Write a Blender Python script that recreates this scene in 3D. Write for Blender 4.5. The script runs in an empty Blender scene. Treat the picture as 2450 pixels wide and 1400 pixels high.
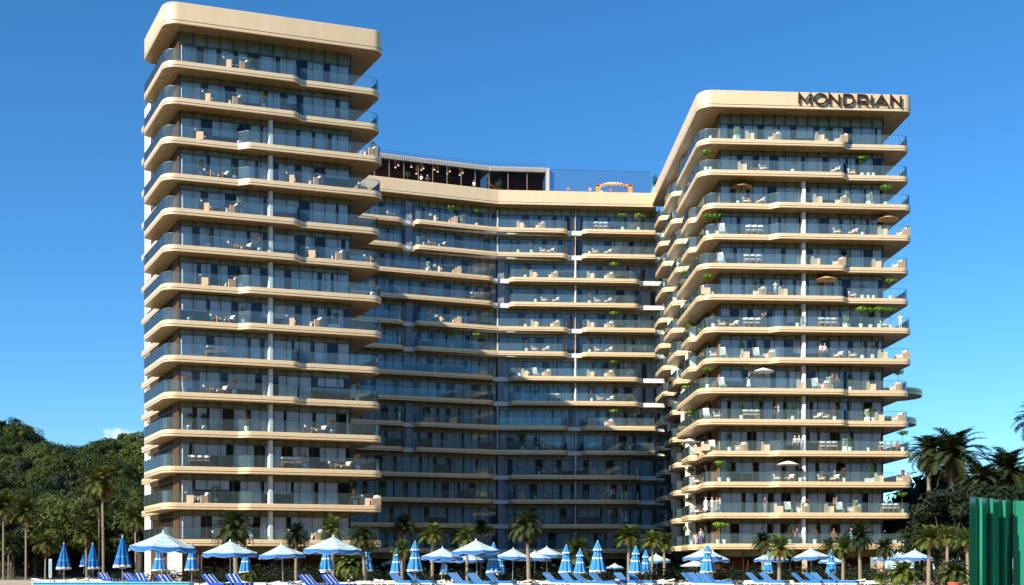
import bpy, bmesh, math, random
from mathutils import Vector, Matrix
R=math.radians; pi=math.pi
random.seed(7)
S=bpy.context.scene; COL=S.collection
# ---------------------------------------------------------------- camera
F=2900.0; CX=1225.0; HY=1360.0; EYE=1.35
cam=bpy.data.cameras.new('camera'); co=bpy.data.objects.new('camera',cam); COL.objects.link(co); S.camera=co
cam.sensor_width=36; cam.lens=F/2450*36; cam.shift_y=(HY-700)/2450
cam.clip_start=0.5; cam.clip_end=6000
co.location=(0,0,EYE); co.rotation_euler=(R(90),0,0)
# ---------------------------------------------------------------- light
SUN_AZ=R(46); SUN_EL=R(31)           # azimuth to the left of the camera's back
sd=Vector((-math.sin(SUN_AZ)*math.cos(SUN_EL),-math.cos(SUN_AZ)*math.cos(SUN_EL),math.sin(SUN_EL)))
sl=bpy.data.lights.new('sun','SUN'); sl.energy=5.0; sl.angle=R(0.5); sl.color=(1.0,0.93,0.80)
so=bpy.data.objects.new('sun',sl); COL.objects.link(so)
so.rotation_euler=sd.to_track_quat('Z','Y').to_euler()
W=bpy.data.worlds.new("World"); S.world=W; W.use_nodes=True
wn=W.node_tree; wn.nodes.clear(); L=wn.links.new
sky=wn.nodes.new('ShaderNodeTexSky'); sky.sky_type='NISHITA'; sky.sun_disc=False
sky.sun_elevation=SUN_EL; sky.sun_rotation=math.atan2(sd.x,sd.y)
sky.air_density=.88; sky.dust_density=0.12; sky.ozone_density=2.2
hsv=wn.nodes.new('ShaderNodeHueSaturation'); hsv.inputs['Saturation'].default_value=1.12; hsv.inputs['Hue'].default_value=0.495
tn=wn.nodes.new('ShaderNodeMixRGB'); tn.blend_type='MULTIPLY'; tn.inputs[0].default_value=1; tn.inputs[2].default_value=(.56,.765,.98,1)
L(sky.outputs[0],tn.inputs[1]); L(tn.outputs[0],hsv.inputs['Color'])
# a few small low clouds
tc=wn.nodes.new('ShaderNodeTexCoord')
sep=wn.nodes.new('ShaderNodeSeparateXYZ'); L(tc.outputs['Generated'],sep.inputs[0])
nz=wn.nodes.new('ShaderNodeTexNoise'); nz.inputs['Scale'].default_value=26; nz.inputs['Detail'].default_value=9; nz.inputs['Roughness'].default_value=.6
mp=wn.nodes.new('ShaderNodeMapping'); mp.inputs['Scale'].default_value=(1,1,2.0); L(tc.outputs['Generated'],mp.inputs[0]); L(mp.outputs[0],nz.inputs['Vector'])
def wmath(op,a,b=None,c=None):
    n=wn.nodes.new('ShaderNodeMath'); n.operation=op
    for i,v in enumerate((a,b,c)):
        if v is None: continue
        if isinstance(v,(int,float)): n.inputs[i].default_value=v
        else: L(v,n.inputs[i])
    return n.outputs[0]
def blob(dx,dz,rx,rz,lo,hi,amp):
    # soft ellipse round the direction (dx,1,dz), edge broken up by noise
    ang=wmath('DIVIDE',sep.outputs[0],wmath('MAXIMUM',sep.outputs[1],0.05))
    ez=wmath('DIVIDE',sep.outputs[2],wmath('MAXIMUM',sep.outputs[1],0.05))
    a=wmath('POWER',wmath('ABSOLUTE',wmath('DIVIDE',wmath('SUBTRACT',ang,dx),rx)),2.0)
    b=wmath('POWER',wmath('ABSOLUTE',wmath('DIVIDE',wmath('SUBTRACT',ez,dz),rz)),2.0)
    d=wmath('SUBTRACT',1.0,wmath('ADD',a,b))
    e=wmath('ADD',d,wmath('MULTIPLY',wmath('SUBTRACT',nz.outputs[0],0.5),3.2))
    mr=wn.nodes.new('ShaderNodeMapRange'); mr.clamp=True
    L(e,mr.inputs[0]); mr.inputs[1].default_value=lo; mr.inputs[2].default_value=hi; mr.inputs[4].default_value=amp
    front=wmath('GREATER_THAN',sep.outputs[1],0.06)
    return wmath('MULTIPLY',mr.outputs[0],front)
cl=blob(-.318,.104,.030,.016,.35,1.1,.95)
cl=wmath('ADD',cl,blob(.385,.105,.05,.010,.5,2.4,.22))
cl=wmath('MINIMUM',cl,1.0)
mx=wn.nodes.new('ShaderNodeMixRGB'); L(cl,mx.inputs[0]); L(hsv.outputs[0],mx.inputs[1]); mx.inputs[2].default_value=(8.0,8.4,9.2,1)
bg=wn.nodes.new('ShaderNodeBackground'); bg.inputs['Strength'].default_value=0.108
L(mx.outputs[0],bg.inputs['Color'])
wo=wn.nodes.new('ShaderNodeOutputWorld'); L(bg.outputs[0],wo.inputs['Surface'])
S.view_settings.view_transform='Standard'; S.view_settings.look='None'; S.view_settings.exposure=.80; S.view_settings.gamma=1
S.cycles.max_bounces=8; S.cycles.transparent_max_bounces=24; S.cycles.diffuse_bounces=3; S.cycles.glossy_bounces=3; S.cycles.transmission_bounces=4
S.cycles.caustics_reflective=False; S.cycles.caustics_refractive=False
S.cycles.use_adaptive_sampling=True; S.cycles.use_denoising=True

# ---------------------------------------------------------------- materials
MATS={}
def mat(name,col,rough=.6,metal=0.0,noise=None,bump=None,spec=.5,trans=0.0,col2=None,ramp=(.35,.65),stretch=(1,1,1)):
    if name in MATS: return MATS[name]
    m=bpy.data.materials.new(name); m.use_nodes=True; n=m.node_tree.nodes; k=m.node_tree.links.new
    b=n['Principled BSDF']; b.inputs['Base Color'].default_value=(*col,1); b.inputs['Roughness'].default_value=rough
    b.inputs['Metallic'].default_value=metal; b.inputs['Specular IOR Level'].default_value=spec
    if noise or bump:
        t=n.new('ShaderNodeTexCoord'); mpn=n.new('ShaderNodeMapping'); mpn.inputs['Scale'].default_value=stretch
        k(t.outputs['Object'],mpn.inputs[0])
        z=n.new('ShaderNodeTexNoise'); z.inputs['Scale'].default_value=noise or bump[0]; z.inputs['Detail'].default_value=6
        k(mpn.outputs[0],z.inputs['Vector'])
        if noise:
            r=n.new('ShaderNodeValToRGB'); r.color_ramp.elements[0].position=ramp[0]; r.color_ramp.elements[1].position=ramp[1]
            r.color_ramp.elements[0].color=(*(col2 or [c*.7 for c in col]),1); r.color_ramp.elements[1].color=(*col,1)
            k(z.outputs[0],r.inputs[0]); k(r.outputs[0],b.inputs['Base Color'])
        if bump:
            bp=n.new('ShaderNodeBump'); bp.inputs['Strength'].default_value=bump[1]; bp.inputs['Distance'].default_value=bump[2] if len(bump)>2 else .05
            z2=n.new('ShaderNodeTexNoise'); z2.inputs['Scale'].default_value=bump[0]; k(mpn.outputs[0],z2.inputs['Vector'])
            k(z2.outputs[0],bp.inputs['Height']); k(bp.outputs[0],b.inputs['Normal'])
    MATS[name]=m; return m
def glassmat(name,tint,base,rough=.02,ior=1.5,dust=0):
    m=bpy.data.materials.new(name); m.use_nodes=True; n=m.node_tree.nodes; k=m.node_tree.links.new; n.clear()
    o=n.new('ShaderNodeOutputMaterial'); tr=n.new('ShaderNodeBsdfTransparent'); tr.inputs[0].default_value=(*tint,1)
    g=n.new('ShaderNodeBsdfGlossy'); g.inputs['Roughness'].default_value=rough; g.inputs[0].default_value=(.85,.95,1,1)
    fr=n.new('ShaderNodeFresnel'); fr.inputs[0].default_value=ior
    a=n.new('ShaderNodeMath'); a.operation='ADD'; a.inputs[1].default_value=base; a.use_clamp=True; k(fr.outputs[0],a.inputs[0])
    if dust:   # the faint milky film on outdoor glass
        df=n.new('ShaderNodeBsdfDiffuse'); df.inputs[0].default_value=(.55,.74,.76,1); md=n.new('ShaderNodeMixShader'); md.inputs[0].default_value=dust
        k(tr.outputs[0],md.inputs[1]); k(df.outputs[0],md.inputs[2]); tr=md
    mxs=n.new('ShaderNodeMixShader'); k(a.outputs[0],mxs.inputs[0]); k(tr.outputs[0],mxs.inputs[1]); k(g.outputs[0],mxs.inputs[2])
    k(mxs.outputs[0],o.inputs[0]); MATS[name]=m; return m
def leafmat(name,c1,c2,scale=1.2,trans=.25):
    m=bpy.data.materials.new(name); m.use_nodes=True; n=m.node_tree.nodes; k=m.node_tree.links.new; n.clear()
    o=n.new('ShaderNodeOutputMaterial'); p=n.new('ShaderNodeBsdfPrincipled'); p.inputs['Roughness'].default_value=.7; p.inputs['Specular IOR Level'].default_value=.25
    t=n.new('ShaderNodeTexCoord'); z=n.new('ShaderNodeTexNoise'); z.inputs['Scale'].default_value=scale; z.inputs['Detail'].default_value=4
    oi=n.new('ShaderNodeObjectInfo'); ad=n.new('ShaderNodeMath'); ad.operation='MULTIPLY_ADD'; ad.inputs[1].default_value=.35; ad.inputs[2].default_value=-.17
    k(oi.outputs['Random'],ad.inputs[0]); a2=n.new('ShaderNodeMath'); a2.operation='ADD'; k(ad.outputs[0],a2.inputs[0])
    k(t.outputs['Object'],z.inputs['Vector']); k(z.outputs[0],a2.inputs[1])
    r=n.new('ShaderNodeValToRGB'); r.color_ramp.elements[0].position=.3; r.color_ramp.elements[1].position=.7
    r.color_ramp.elements[0].color=(*c1,1); r.color_ramp.elements[1].color=(*c2,1)
    k(a2.outputs[0],r.inputs[0]); k(r.outputs[0],p.inputs['Base Color'])
    tl=n.new('ShaderNodeBsdfTranslucent'); k(r.outputs[0],tl.inputs[0])
    ms=n.new('ShaderNodeMixShader'); ms.inputs[0].default_value=trans; k(p.outputs[0],ms.inputs[1]); k(tl.outputs[0],ms.inputs[2]); k(ms.outputs[0],o.inputs[0])
    MATS[name]=m; return m
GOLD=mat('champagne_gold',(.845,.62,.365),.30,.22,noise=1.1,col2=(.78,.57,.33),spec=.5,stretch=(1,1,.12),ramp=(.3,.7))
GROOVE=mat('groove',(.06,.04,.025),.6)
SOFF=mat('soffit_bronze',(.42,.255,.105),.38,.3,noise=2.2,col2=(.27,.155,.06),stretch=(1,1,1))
WHITE=mat('white_render',(.80,.79,.76),.6,noise=3,col2=(.74,.73,.70))
PLATE=mat('white_ledge',(.74,.72,.68),.6)
BRONZE=mat('bronze_mullion',(.10,.062,.03),.4,.4)
SPAN=mat('spandrel',(.215,.205,.105),.22,.3,noise=.8,col2=(.15,.145,.07))
CURT=mat('curtain_white',(.90,.85,.80),.9)
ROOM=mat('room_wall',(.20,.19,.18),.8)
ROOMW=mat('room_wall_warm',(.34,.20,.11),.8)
WOOD=mat('batten_wood',(.24,.12,.05),.45,noise=3,col2=(.15,.075,.03),stretch=(3,3,.4))
TANW=mat('tan_wall',(.62,.42,.28),.6)
DARKB=mat('dark_bronze_panel',(.055,.038,.028),.3,.3)
BAL=glassmat('balustrade_glass',(.90,.965,.96),.03,ior=1.14,dust=.042)
PANE=glassmat('window_glass',(.95,.965,.975),.0,ior=1.33); PANE_SHADED=glassmat('shaded_window_glass',(.78,.86,.91),.0,ior=1.4)  # second glass: courtyard shade put into a darker copy for the link wing
DKP=glassmat('dark_glass',(.70,.60,.54),.0,ior=1.18)
RAIL=mat('rail_steel',(.10,.14,.15),.35,.6)

# ---------------------------------------------------------------- mesh helpers
class MB:
    def __init__(s): s.v=[]; s.f=[]; s.m=[]
    def add(s,vs,fs,mi=0):
        b=len(s.v); s.v+= [tuple(v) for v in vs]; s.f+=[tuple(i+b for i in f) for f in fs]; s.m+=[mi]*len(fs)
    def box(s,c,h,mi=0,rz=0.0,mx=None):
        x,y,z=h; vs=[Vector((sx*x,sy*y,sz*z)) for sz in(-1,1) for sy in(-1,1) for sx in(-1,1)]
        M=Matrix.Rotation(rz,3,'Z') if mx is None else mx
        c=Vector(c); s.add([M@v+c for v in vs],[(0,2,3,1),(4,5,7,6),(0,1,5,4),(2,6,7,3),(0,4,6,2),(1,3,7,5)],mi)
    def bar(s,a,b,w,mi=0,n=4,w2=None):
        a=Vector(a);b=Vector(b); d=(b-a); 
        if d.length<1e-6: return
        q=d.to_track_quat('Z','Y'); w2=w if w2 is None else w2
        vs=[a+q@Vector((w*math.cos(2*pi*i/n+.785),w*math.sin(2*pi*i/n+.785),0)) for i in range(n)]+[b+q@Vector((w2*math.cos(2*pi*i/n+.785),w2*math.sin(2*pi*i/n+.785),0)) for i in range(n)]
        s.add(vs,[(i,(i+1)%n,n+(i+1)%n,n+i) for i in range(n)]+[tuple(range(n-1,-1,-1)),tuple(range(n,2*n))],mi)
    def tube(s,pts,rs,n=8,mi=0,caps=True):
        pts=[Vector(p) for p in pts]; vs=[]
        for i,p in enumerate(pts):
            d=(pts[min(i+1,len(pts)-1)]-pts[max(i-1,0)]).normalized(); q=d.to_track_quat('Z','Y')
            for j in range(n): vs.append(p+q@Vector((rs[i]*math.cos(2*pi*j/n),rs[i]*math.sin(2*pi*j/n),0)))
        fs=[(i*n+j,i*n+(j+1)%n,(i+1)*n+(j+1)%n,(i+1)*n+j) for i in range(len(pts)-1) for j in range(n)]
        if caps: fs+=[tuple(range(n-1,-1,-1)),tuple(range((len(pts)-1)*n,len(pts)*n))]
        s.add(vs,fs,mi)
    def lathe(s,prof,n=12,c=(0,0,0),mi=0,caps=True):
        vs=[(c[0]+r*math.cos(2*pi*j/n),c[1]+r*math.sin(2*pi*j/n),c[2]+z) for r,z in prof for j in range(n)]
        fs=[(i*n+j,i*n+(j+1)%n,(i+1)*n+(j+1)%n,(i+1)*n+j) for i in range(len(prof)-1) for j in range(n)]
        if caps: fs+=[tuple(range(n-1,-1,-1)),tuple(range((len(prof)-1)*n,len(prof)*n))]
        s.add(vs,fs,mi)
    def mesh(s,name,mats,smooth=None):
        me=bpy.data.meshes.new(name); me.from_pydata(s.v,[],s.f)
        for m in mats: me.materials.append(m)
        me.polygons.foreach_set('material_index',s.m)
        if smooth is not None:
            me.polygons.foreach_set('use_smooth',[True]*len(s.f)); me.set_sharp_from_angle(angle=R(smooth))
        me.update(); return me
    def build(s,name,mats,parent=None,smooth=None,loc=None):
        if not isinstance(mats,(list,tuple)): mats=[mats]
        o=bpy.data.objects.new(name,s.mesh(name,mats,smooth)); COL.objects.link(o)
        if parent is not None: o.parent=parent
        if loc is not None: o.location=loc
        return o
def tag(o,label=None,cat=None,group=None,kind=None):
    if label: o['label']=label
    if cat: o['category']=cat
    if group: o['group']=group
    if kind: o['kind']=kind
    return o
def empty(name,loc=(0,0,0),rz=0,sc=1.0):
    o=bpy.data.objects.new(name,None); COL.objects.link(o); o.location=loc; o.rotation_euler=(0,0,rz); o.scale=(sc,)*3
    o.empty_display_size=.2; return o
def copy_tree(o,parent=None):
    c=o.copy(); COL.objects.link(c); c.parent=parent
    for ch in list(o.children): copy_tree(ch,c)
    return c
USED=set()
def place(proto,loc,rz=0,sc=1.0,label=None,cat=None,group=None):
    o=proto if proto.name not in USED else copy_tree(proto)
    USED.add(proto.name)
    o.location=loc; o.rotation_euler=(0,0,rz); o.scale=(sc,)*3
    tag(o,label,cat,group); return o
def at(px,y): return (px-CX)/F*y            # x of an image column at depth y
def zat(py,y): return EYE+(HY-py)/F*y
def signed(poly): return sum(poly[i][0]*poly[(i+1)%len(poly)][1]-poly[(i+1)%len(poly)][0]*poly[i][1] for i in range(len(poly)))/2
def rounded(pts,rad,closed=True,n=8):
    out=[]; N=len(pts)
    for i in range(N):
        p=Vector(pts[i]); r=rad[i]
        if r<=0 or (not closed and i in(0,N-1)): out.append(p.copy()); continue
        a=Vector(pts[i-1]); b=Vector(pts[(i+1)%N]); d1=(a-p); d2=(b-p)
        l1,l2=d1.length,d2.length; d1.normalize(); d2.normalize()
        ang=d1.angle(d2); t=min(r/math.tan(ang/2),l1*.49,l2*.49); r2=t*math.tan(ang/2)
        bis=(d1+d2).normalized(); c=p+bis*(r2/math.sin(ang/2))
        s0=p+d1*t; s1=p+d2*t; a0=math.atan2(s0.y-c.y,s0.x-c.x); a1=math.atan2(s1.y-c.y,s1.x-c.x)
        da=(a1-a0+pi)%(2*pi)-pi
        for j in range(n+1): out.append(Vector((c.x+r2*math.cos(a0+da*j/n),c.y+r2*math.sin(a0+da*j/n))))
    return out
def inset(pts,d,closed=True):
    # moves to the left of the direction of travel by d
    out=[]; N=len(pts)
    for i in range(N):
        a=pts[i-1] if (closed or i>0) else pts[i]; b=pts[(i+1)%N] if (closed or i<N-1) else pts[i]
        d1=pts[i]-a; d2=b-pts[i]
        n1=Vector((-d1.y,d1.x)).normalized() if d1.length>1e-6 else None
        n2=Vector((-d2.y,d2.x)).normalized() if d2.length>1e-6 else None
        if n1 is None: n1=n2
        if n2 is None: n2=n1
        m=(n1+n2); m=m/(max(.3,m.length_squared/2)) if m.length>1e-3 else n1
        out.append(pts[i]+m*d)
    return out
def prism(mb,poly,prof,mtop=0,mbot=0,mside=0):
    """poly: CCW list of Vectors; prof: [(z,inset,mat)] from top to bottom"""
    n=len(poly); b=[]
    for z,i,_ in prof:
        q=inset(poly,i); b.append([(p.x,p.y,z) for p in q])
    vs=[v for r in b for v in r]; base=len(mb.v); mb.v+=vs
    for r in range(len(prof)-1):
        for j in range(n):
            a=base+r*n+j; c=base+r*n+(j+1)%n
            mb.f.append((a,a+n,c+n,c)); mb.m.append(prof[r][2])
    mb.f.append(tuple(base+j for j in range(n))); mb.m.append(mtop)
    mb.f.append(tuple(base+(len(prof)-1)*n+j for j in range(n-1,-1,-1))); mb.m.append(mbot)
def ribbon(mb,path,z0,z1,t=.02,mi=0):
    o=path; i=inset(path,t,False); n=len(path); base=len(mb.v)
    for p in o: mb.v+=[(p.x,p.y,z0),(p.x,p.y,z1)]
    for p in i: mb.v+=[(p.x,p.y,z0),(p.x,p.y,z1)]
    k=2*n
    for j in range(n-1):
        a=base+2*j
        for f in((a,a+2,a+3,a+1),(a+k,a+k+1,a+k+3,a+k+2),(a+1,a+3,a+k+3,a+k+1)): mb.f.append(f); mb.m.append(mi)

# ---------------------------------------------------------------- the hotel
class Frame:
    def __init__(s,O,v,u): s.O=Vector(O); s.v=Vector(v).normalized(); s.u=Vector(u).normalized()
    def P(s,p,q): return s.O+s.v*p+s.u*q
    def ppx(s,px,q=0):
        r=(px-CX)/F; o=s.O+s.u*q
        return (r*o.y-o.x)/(s.v.x-r*s.v.y)
LT=Frame((-32.9,114.8),(.949,.316),(-.468,.884))
RT=Frame((20.95,135.9),(.9977,.067),(-.0265,.99965))
CM=Vector((-1.95,171.5)); CL=Vector((.94,.343)).normalized(); CR=Vector((21.3,1.45)).normalized()
CLn=Vector((-CL.y,CL.x)); CRn=Vector((-CR.y,CR.x))
def cpt(px,q=0):
    r=(px-CX)/F
    if px<=1192: d,n=CL,CLn
    else: d,n=CR,CRn
    o=CM+n*q; t=(r*o.y-o.x)/(d.x-r*d.y)
    return o+d*t
LEV=[4.15+3.5*k for k in range(14)]; ROOF0=53.15
hotel=empty('hotel',(0,150,0))
tag(hotel,'fourteen storey champagne gold hotel with two towers and a curved link wing','hotel')
HO=Vector((0,150))
class HB(MB):
    def build(s,name,mats,parent=None,smooth=None,loc=None):
        if parent is None:
            s.v=[(x,y-150,z) for x,y,z in s.v]; parent=hotel
            return MB.build(s,name,mats,parent,smooth)
        s.v=[(x,y-150,z) for x,y,z in s.v]
        return MB.build(s,name,mats,parent,smooth)
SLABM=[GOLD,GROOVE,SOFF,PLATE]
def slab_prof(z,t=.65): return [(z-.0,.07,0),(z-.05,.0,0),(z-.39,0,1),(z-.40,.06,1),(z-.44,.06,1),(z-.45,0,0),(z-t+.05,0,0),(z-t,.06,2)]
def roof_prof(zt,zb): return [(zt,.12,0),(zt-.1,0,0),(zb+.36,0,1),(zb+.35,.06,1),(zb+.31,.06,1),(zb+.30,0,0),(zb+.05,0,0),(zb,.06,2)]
def balcony(outer,rad,closing,z,name='balcony_slab',rail=True,railrange=None):
    """outer: CCW-order outer points, closing: inner points"""
    pts=outer+closing; rr=rad+[0]*len(closing)
    poly=rounded(pts,rr); 
    if signed(poly)<0: poly.reverse()
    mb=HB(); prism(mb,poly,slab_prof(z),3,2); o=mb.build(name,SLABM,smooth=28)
    if rail:
        a,b=(0,len(outer)) if railrange is None else railrange
        path=rounded(outer[a:b],rad[a:b],closed=False)
        # travel so that inset goes into the slab
        if signed(rounded(pts,rr))<0: path.reverse()
        path=inset(path,.14,False)
        g=HB(); ribbon(g,path,z,z+1.12,.02,0); h=inset(path,-.006,False); ribbon(g,h,z+1.12,z+1.15,.032,1)
        # slim joints between the panes
        acc=0
        for i in range(len(path)-1):
            sg=(path[i+1]-path[i]); l=sg.length
            while acc<l:
                p=path[i]+sg*(acc/l); g.box((p.x,p.y,z+.56),(.005,.016,.555),1,math.atan2(sg.y,sg.x)); acc+=2.54
            acc-=l
        g.build('glass_balustrade',[BAL,RAIL],parent=o)
    return o
def floor_type(k): return 1 if k in(13,12,9,8,5,4) else 2
def facade(a,b,z,h,seed,name='window_wall',bay=1.27,curt=True,dark=False,spz=2.32,deep=4.0,ground=False):
    """a->b along the wall with the outside on the right hand"""
    a=Vector(a);b=Vector(b); d=(b-a); ln=d.length; d.normalize(); n=Vector((d.y,-d.x)); rz=math.atan2(d.y,d.x)
    rnd=random.Random(seed); nb=max(1,round(ln/bay)); w=ln/nb
    def P(s,o): return a+d*s+n*o
    # panes: one sheet, two faces deep
    g=HB(); p0=P(0,0);p1=P(ln,0); m=(p0+p1)/2
    g.box((m.x,m.y,z+spz/2),(ln/2,.012,spz/2),0,rz); o=g.build(name,[DKP if dark else (PANE_SHADED if 300<=seed<500 else PANE)])
    fr=HB()
    for i in range(nb+1):
        p=P(i*w,.05); fr.box((p.x,p.y,z+spz/2),(.025,.05,spz/2-.03),0,rz)
    for zz,hh in((z+.03,.03),(z+spz-.025,.03)):
        p=P(ln/2,.055); fr.box((p.x,p.y,zz),(ln/2-.001,.047,hh),0,rz)
    # room posts over the spandrels
    for i in range(nb+1):
        p=P(i*w,.09); fr.box((p.x,p.y,z+(spz+h)/2+.003),(.06,.08,(h-spz)/2-.004),0,rz)
    fr.build('frame',[BRONZE],parent=o)
    sp=HB()
    for i in range(nb):
        p=P((i+.5)*w,-.02); sp.box((p.x,p.y,z+(spz+h)/2),(w/2-.063,.05,(h-spz)/2-.006),0,rz)
    sp.build('spandrel_panel',[SPAN],parent=o)
    if curt:
        cu=HB(); s=0
        while s<ln-.3:
            wd=rnd.choice([.9,1.2,1.6,2.0,2.6,3.2]); gap=rnd.choice([.3,.45,.7,1.1])
            e=min(s+wd,ln-.05); st=max(2,int((e-s)/.11)); ph=rnd.random()*6
            flat=rnd.random()<.4
            top=[];
            for j in range(st+1):
                q=P(s+(e-s)*j/st,-.17+(0 if flat else .05*math.sin(j*1.9+ph)+.02*math.sin(j*.7))); top.append(q)
            bi=len(cu.v)
            lowz=z+.03 if rnd.random()>.16 else z+rnd.uniform(.6,1.5)
            for q in top: cu.v+=[(q.x,q.y,lowz),(q.x,q.y,z+spz+.3)]
            for j in range(st): cu.f.append((bi+2*j,bi+2*j+2,bi+2*j+3,bi+2*j+1)); cu.m.append(0)
            s=e+gap
        cu.build('curtain',[CURT],parent=o)
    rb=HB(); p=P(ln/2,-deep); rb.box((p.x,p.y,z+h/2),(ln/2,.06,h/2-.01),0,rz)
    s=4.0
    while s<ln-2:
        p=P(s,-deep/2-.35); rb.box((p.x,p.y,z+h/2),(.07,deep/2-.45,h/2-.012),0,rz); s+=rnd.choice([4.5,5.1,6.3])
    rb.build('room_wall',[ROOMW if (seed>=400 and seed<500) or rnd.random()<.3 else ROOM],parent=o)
    return o
def battens(a,b,z,h,step=.34,parent=None):
    a=Vector(a);b=Vector(b); d=(b-a); ln=d.length; d.normalize(); n=Vector((d.y,-d.x)); rz=math.atan2(d.y,d.x)
    mb=HB(); m=(a+b)/2; mb.box((m.x-n.x*.1,m.y-n.y*.1,z+h/2),(ln/2,.06,h/2-.01),1,rz)
    s=step/2
    while s<ln:
        p=a+d*s+n*.03; mb.box((p.x,p.y,z+h/2),(.05,.09,h/2-.01),0,rz); s+=step
    return mb.build('batten_screen',[WOOD,DARKB])
def divider(fr,p,q0,q1,z,h,label=None):
    a=fr.P(p,q0); b=fr.P(p,q1); m=(a+b)/2; d=b-a
    mb=HB(); mb.box((m.x,m.y,z+h/2),(d.length/2,.17,h/2-.01),0,math.atan2(d.y,d.x)); return mb.build('divider_wall',[WHITE])
# --- left tower
GLp0,GLp1,GLq=1.76,18.4,1.86
for k in range(14):
    z=LEV[k]; T=floor_type(k); h=(ROOF0-z if k==13 else 2.80)
    if T==1:
        ps=LT.ppx(715); pe=LT.ppx(917,.8)
        out=[LT.P(0,10.5),LT.P(0,0),LT.P(ps-.2,0),LT.P(ps+.5,.8),LT.P(pe,.8),LT.P(pe,12)]; rad=[1.2,1.5,.9,.25,1.1,.6]
    else:
        ps=LT.ppx(584); pe=LT.ppx(922)
        out=[LT.P(0,10.5),LT.P(0,.75),LT.P(ps-.35,.75),LT.P(ps+.45,0),LT.P(pe,0),LT.P(pe,12)]; rad=[1.2,1.5,.25,.9,1.1,.6]
    balcony(out,rad,[LT.P(16,12),LT.P(16,20),LT.P(1.7,20),LT.P(1.7,10.5)],z)
    facade(LT.P(GLp0,GLq),LT.P(GLp1,GLq),z,h,k)
    facade(LT.P(GLp0,14.9),LT.P(GLp0,4.2),z,h,600+k,bay=.95)
    battens(LT.P(GLp0,4.2),LT.P(GLp0,GLq+.12),z,h)
    # right flank of the tower
    mb=HB(); a=LT.P(GLp1,GLq+.1); b=LT.P(GLp1,12); m=(a+b)/2; mb.box((m.x,m.y,z+h/2),((b-a).length/2,.1,h/2-.01),0,math.atan2((b-a).y,(b-a).x)); mb.build('flank_wall',[DARKB])
    if k<=11: divider(LT,LT.ppx(649,1.1)-.0,1.12,GLq-.08,z,2.8)
    # rear balconies of the wing behind
    zz=z
    o2=[LT.P(1.9,25.6),LT.P(1.9,21)]
    pts=[LT.P(8,23.0),LT.P(2.5,23.0),LT.P(2.5,18.5),LT.P(8,18.5)]
    if k in(8,7,5,4,3,0): balcony(pts,[0,1.0,1.0,0],[],zz,rail=True)
mb=HB(); poly=[LT.P(0,10.6),LT.P(0,0),LT.P(LT.ppx(924),0),LT.P(LT.ppx(924),12.5)]
pl=rounded(poly,[1.0,1.6,1.1,.6]); 
if signed(pl)<0: pl.reverse()
prism(mb,pl,roof_prof(55.25,ROOF0),3,2); mb.build('roof',SLABM,smooth=28)
def wallpoly(pts,z0,z1,name,m):
    pts=[Vector(p) for p in pts]
    if signed(pts)<0: pts.reverse()
    mb=HB(); prism(mb,pts,[(z1,0,0),(z0,0,0)]); return mb.build(name,[m])
wallpoly([LT.P(2.9,15),LT.P(2.9,24.6),LT.P(16,45),LT.P(17.5,36),LT.P(17.8,13),LT.P(2.9,13)],0,53.4,'wing_wall',WHITE)
# --- right tower
GRp0,GRp1,GRq=2.78,21.78,2.0
def teeth(T):
    if T==1: return [((1.45,36.3),0),((1.45,35),.2),((0,35),.7),((0,30),.9),((1.45,29.6),.2),((1.45,26.9),.2),((0,26.4),.7),((0,19.3),.9),((1.45,18.9),.2),((1.45,16.2),.2),((0,15.7),.7)]
    return [((1.45,36.3),0),((1.45,34.5),.2),((0,34),.7),((0,27),.9),((1.45,26.6),.2),((1.45,23.6),.2),((0,23.1),.7),((0,16),.9),((1.45,15.6),.2),((1.45,12.9),.2),((0,12.4),.7)]
for k in range(14):
    z=LEV[k]; T=floor_type(k); h=(ROOF0-z if k==13 else 2.80)
    tt=teeth(T); out=[RT.P(*p) for p,_ in tt]; rad=[r for _,r in tt]
    if T==1:
        ps=RT.ppx(2023); pe=RT.ppx(2179,.8)
        out+=[RT.P(0,0),RT.P(ps-.2,0),RT.P(ps+.5,.8),RT.P(pe,.8),RT.P(pe,22)]; rad+=[1.6,.9,.25,1.1,.6]
    else:
        ps=RT.ppx(1852); pe=RT.ppx(2185)
        out+=[RT.P(0,6.9),RT.P(.85,6.4),RT.P(.85,.75),RT.P(ps-.35,.75),RT.P(ps+.45,0),RT.P(pe,0),RT.P(pe,22)]; rad+=[.9,.25,1.3,.25,.9,1.1,.6]
    balcony(out,rad,[RT.P(14,22),RT.P(14,36.3)],z)
    facade(RT.P(GRp0,GRq),RT.P(GRp1,GRq),z,h,100+k)
    battens(RT.P(GRp0,6.4),RT.P(GRp0,GRq+.12),z,h,.36)
    facade(RT.P(2.1,36.2),RT.P(2.1,6.6),z,h,200+k,bay=1.55)
    for q in ((13.9,25.1) if T==2 else (17.3,28.2)):
        a=RT.P(2.0,q+1.0); b=RT.P(1.0,q-1.0); mb=HB(); m=(a+b)/2; mb.box((m.x,m.y,z+h/2),(.5,.75,h/2-.011),0,math.atan2(RT.v.y,RT.v.x)); mb.build('white_pier',[WHITE])
    mb=HB(); a=RT.P(GRp1,GRq+.1); b=RT.P(GRp1,22); m=(a+b)/2; mb.box((m.x,m.y,z+h/2),((b-a).length/2,.1,h/2-.01),0,math.atan2((b-a).y,(b-a).x)); mb.build('flank_wall',[DARKB])
    if k<=11 and k!=14: divider(RT,RT.ppx(1924,1.1),1.12,GRq-.08,z,2.8)
mb=HB(); pl=rounded([RT.P(0,37.6),RT.P(0,0),RT.P(RT.ppx(2185),0),RT.P(RT.ppx(2185),22),RT.P(14,22),RT.P(14,37.6)],[0,1.6,1.1,.6,0,0])
if signed(pl)<0: pl.reverse()
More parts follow.
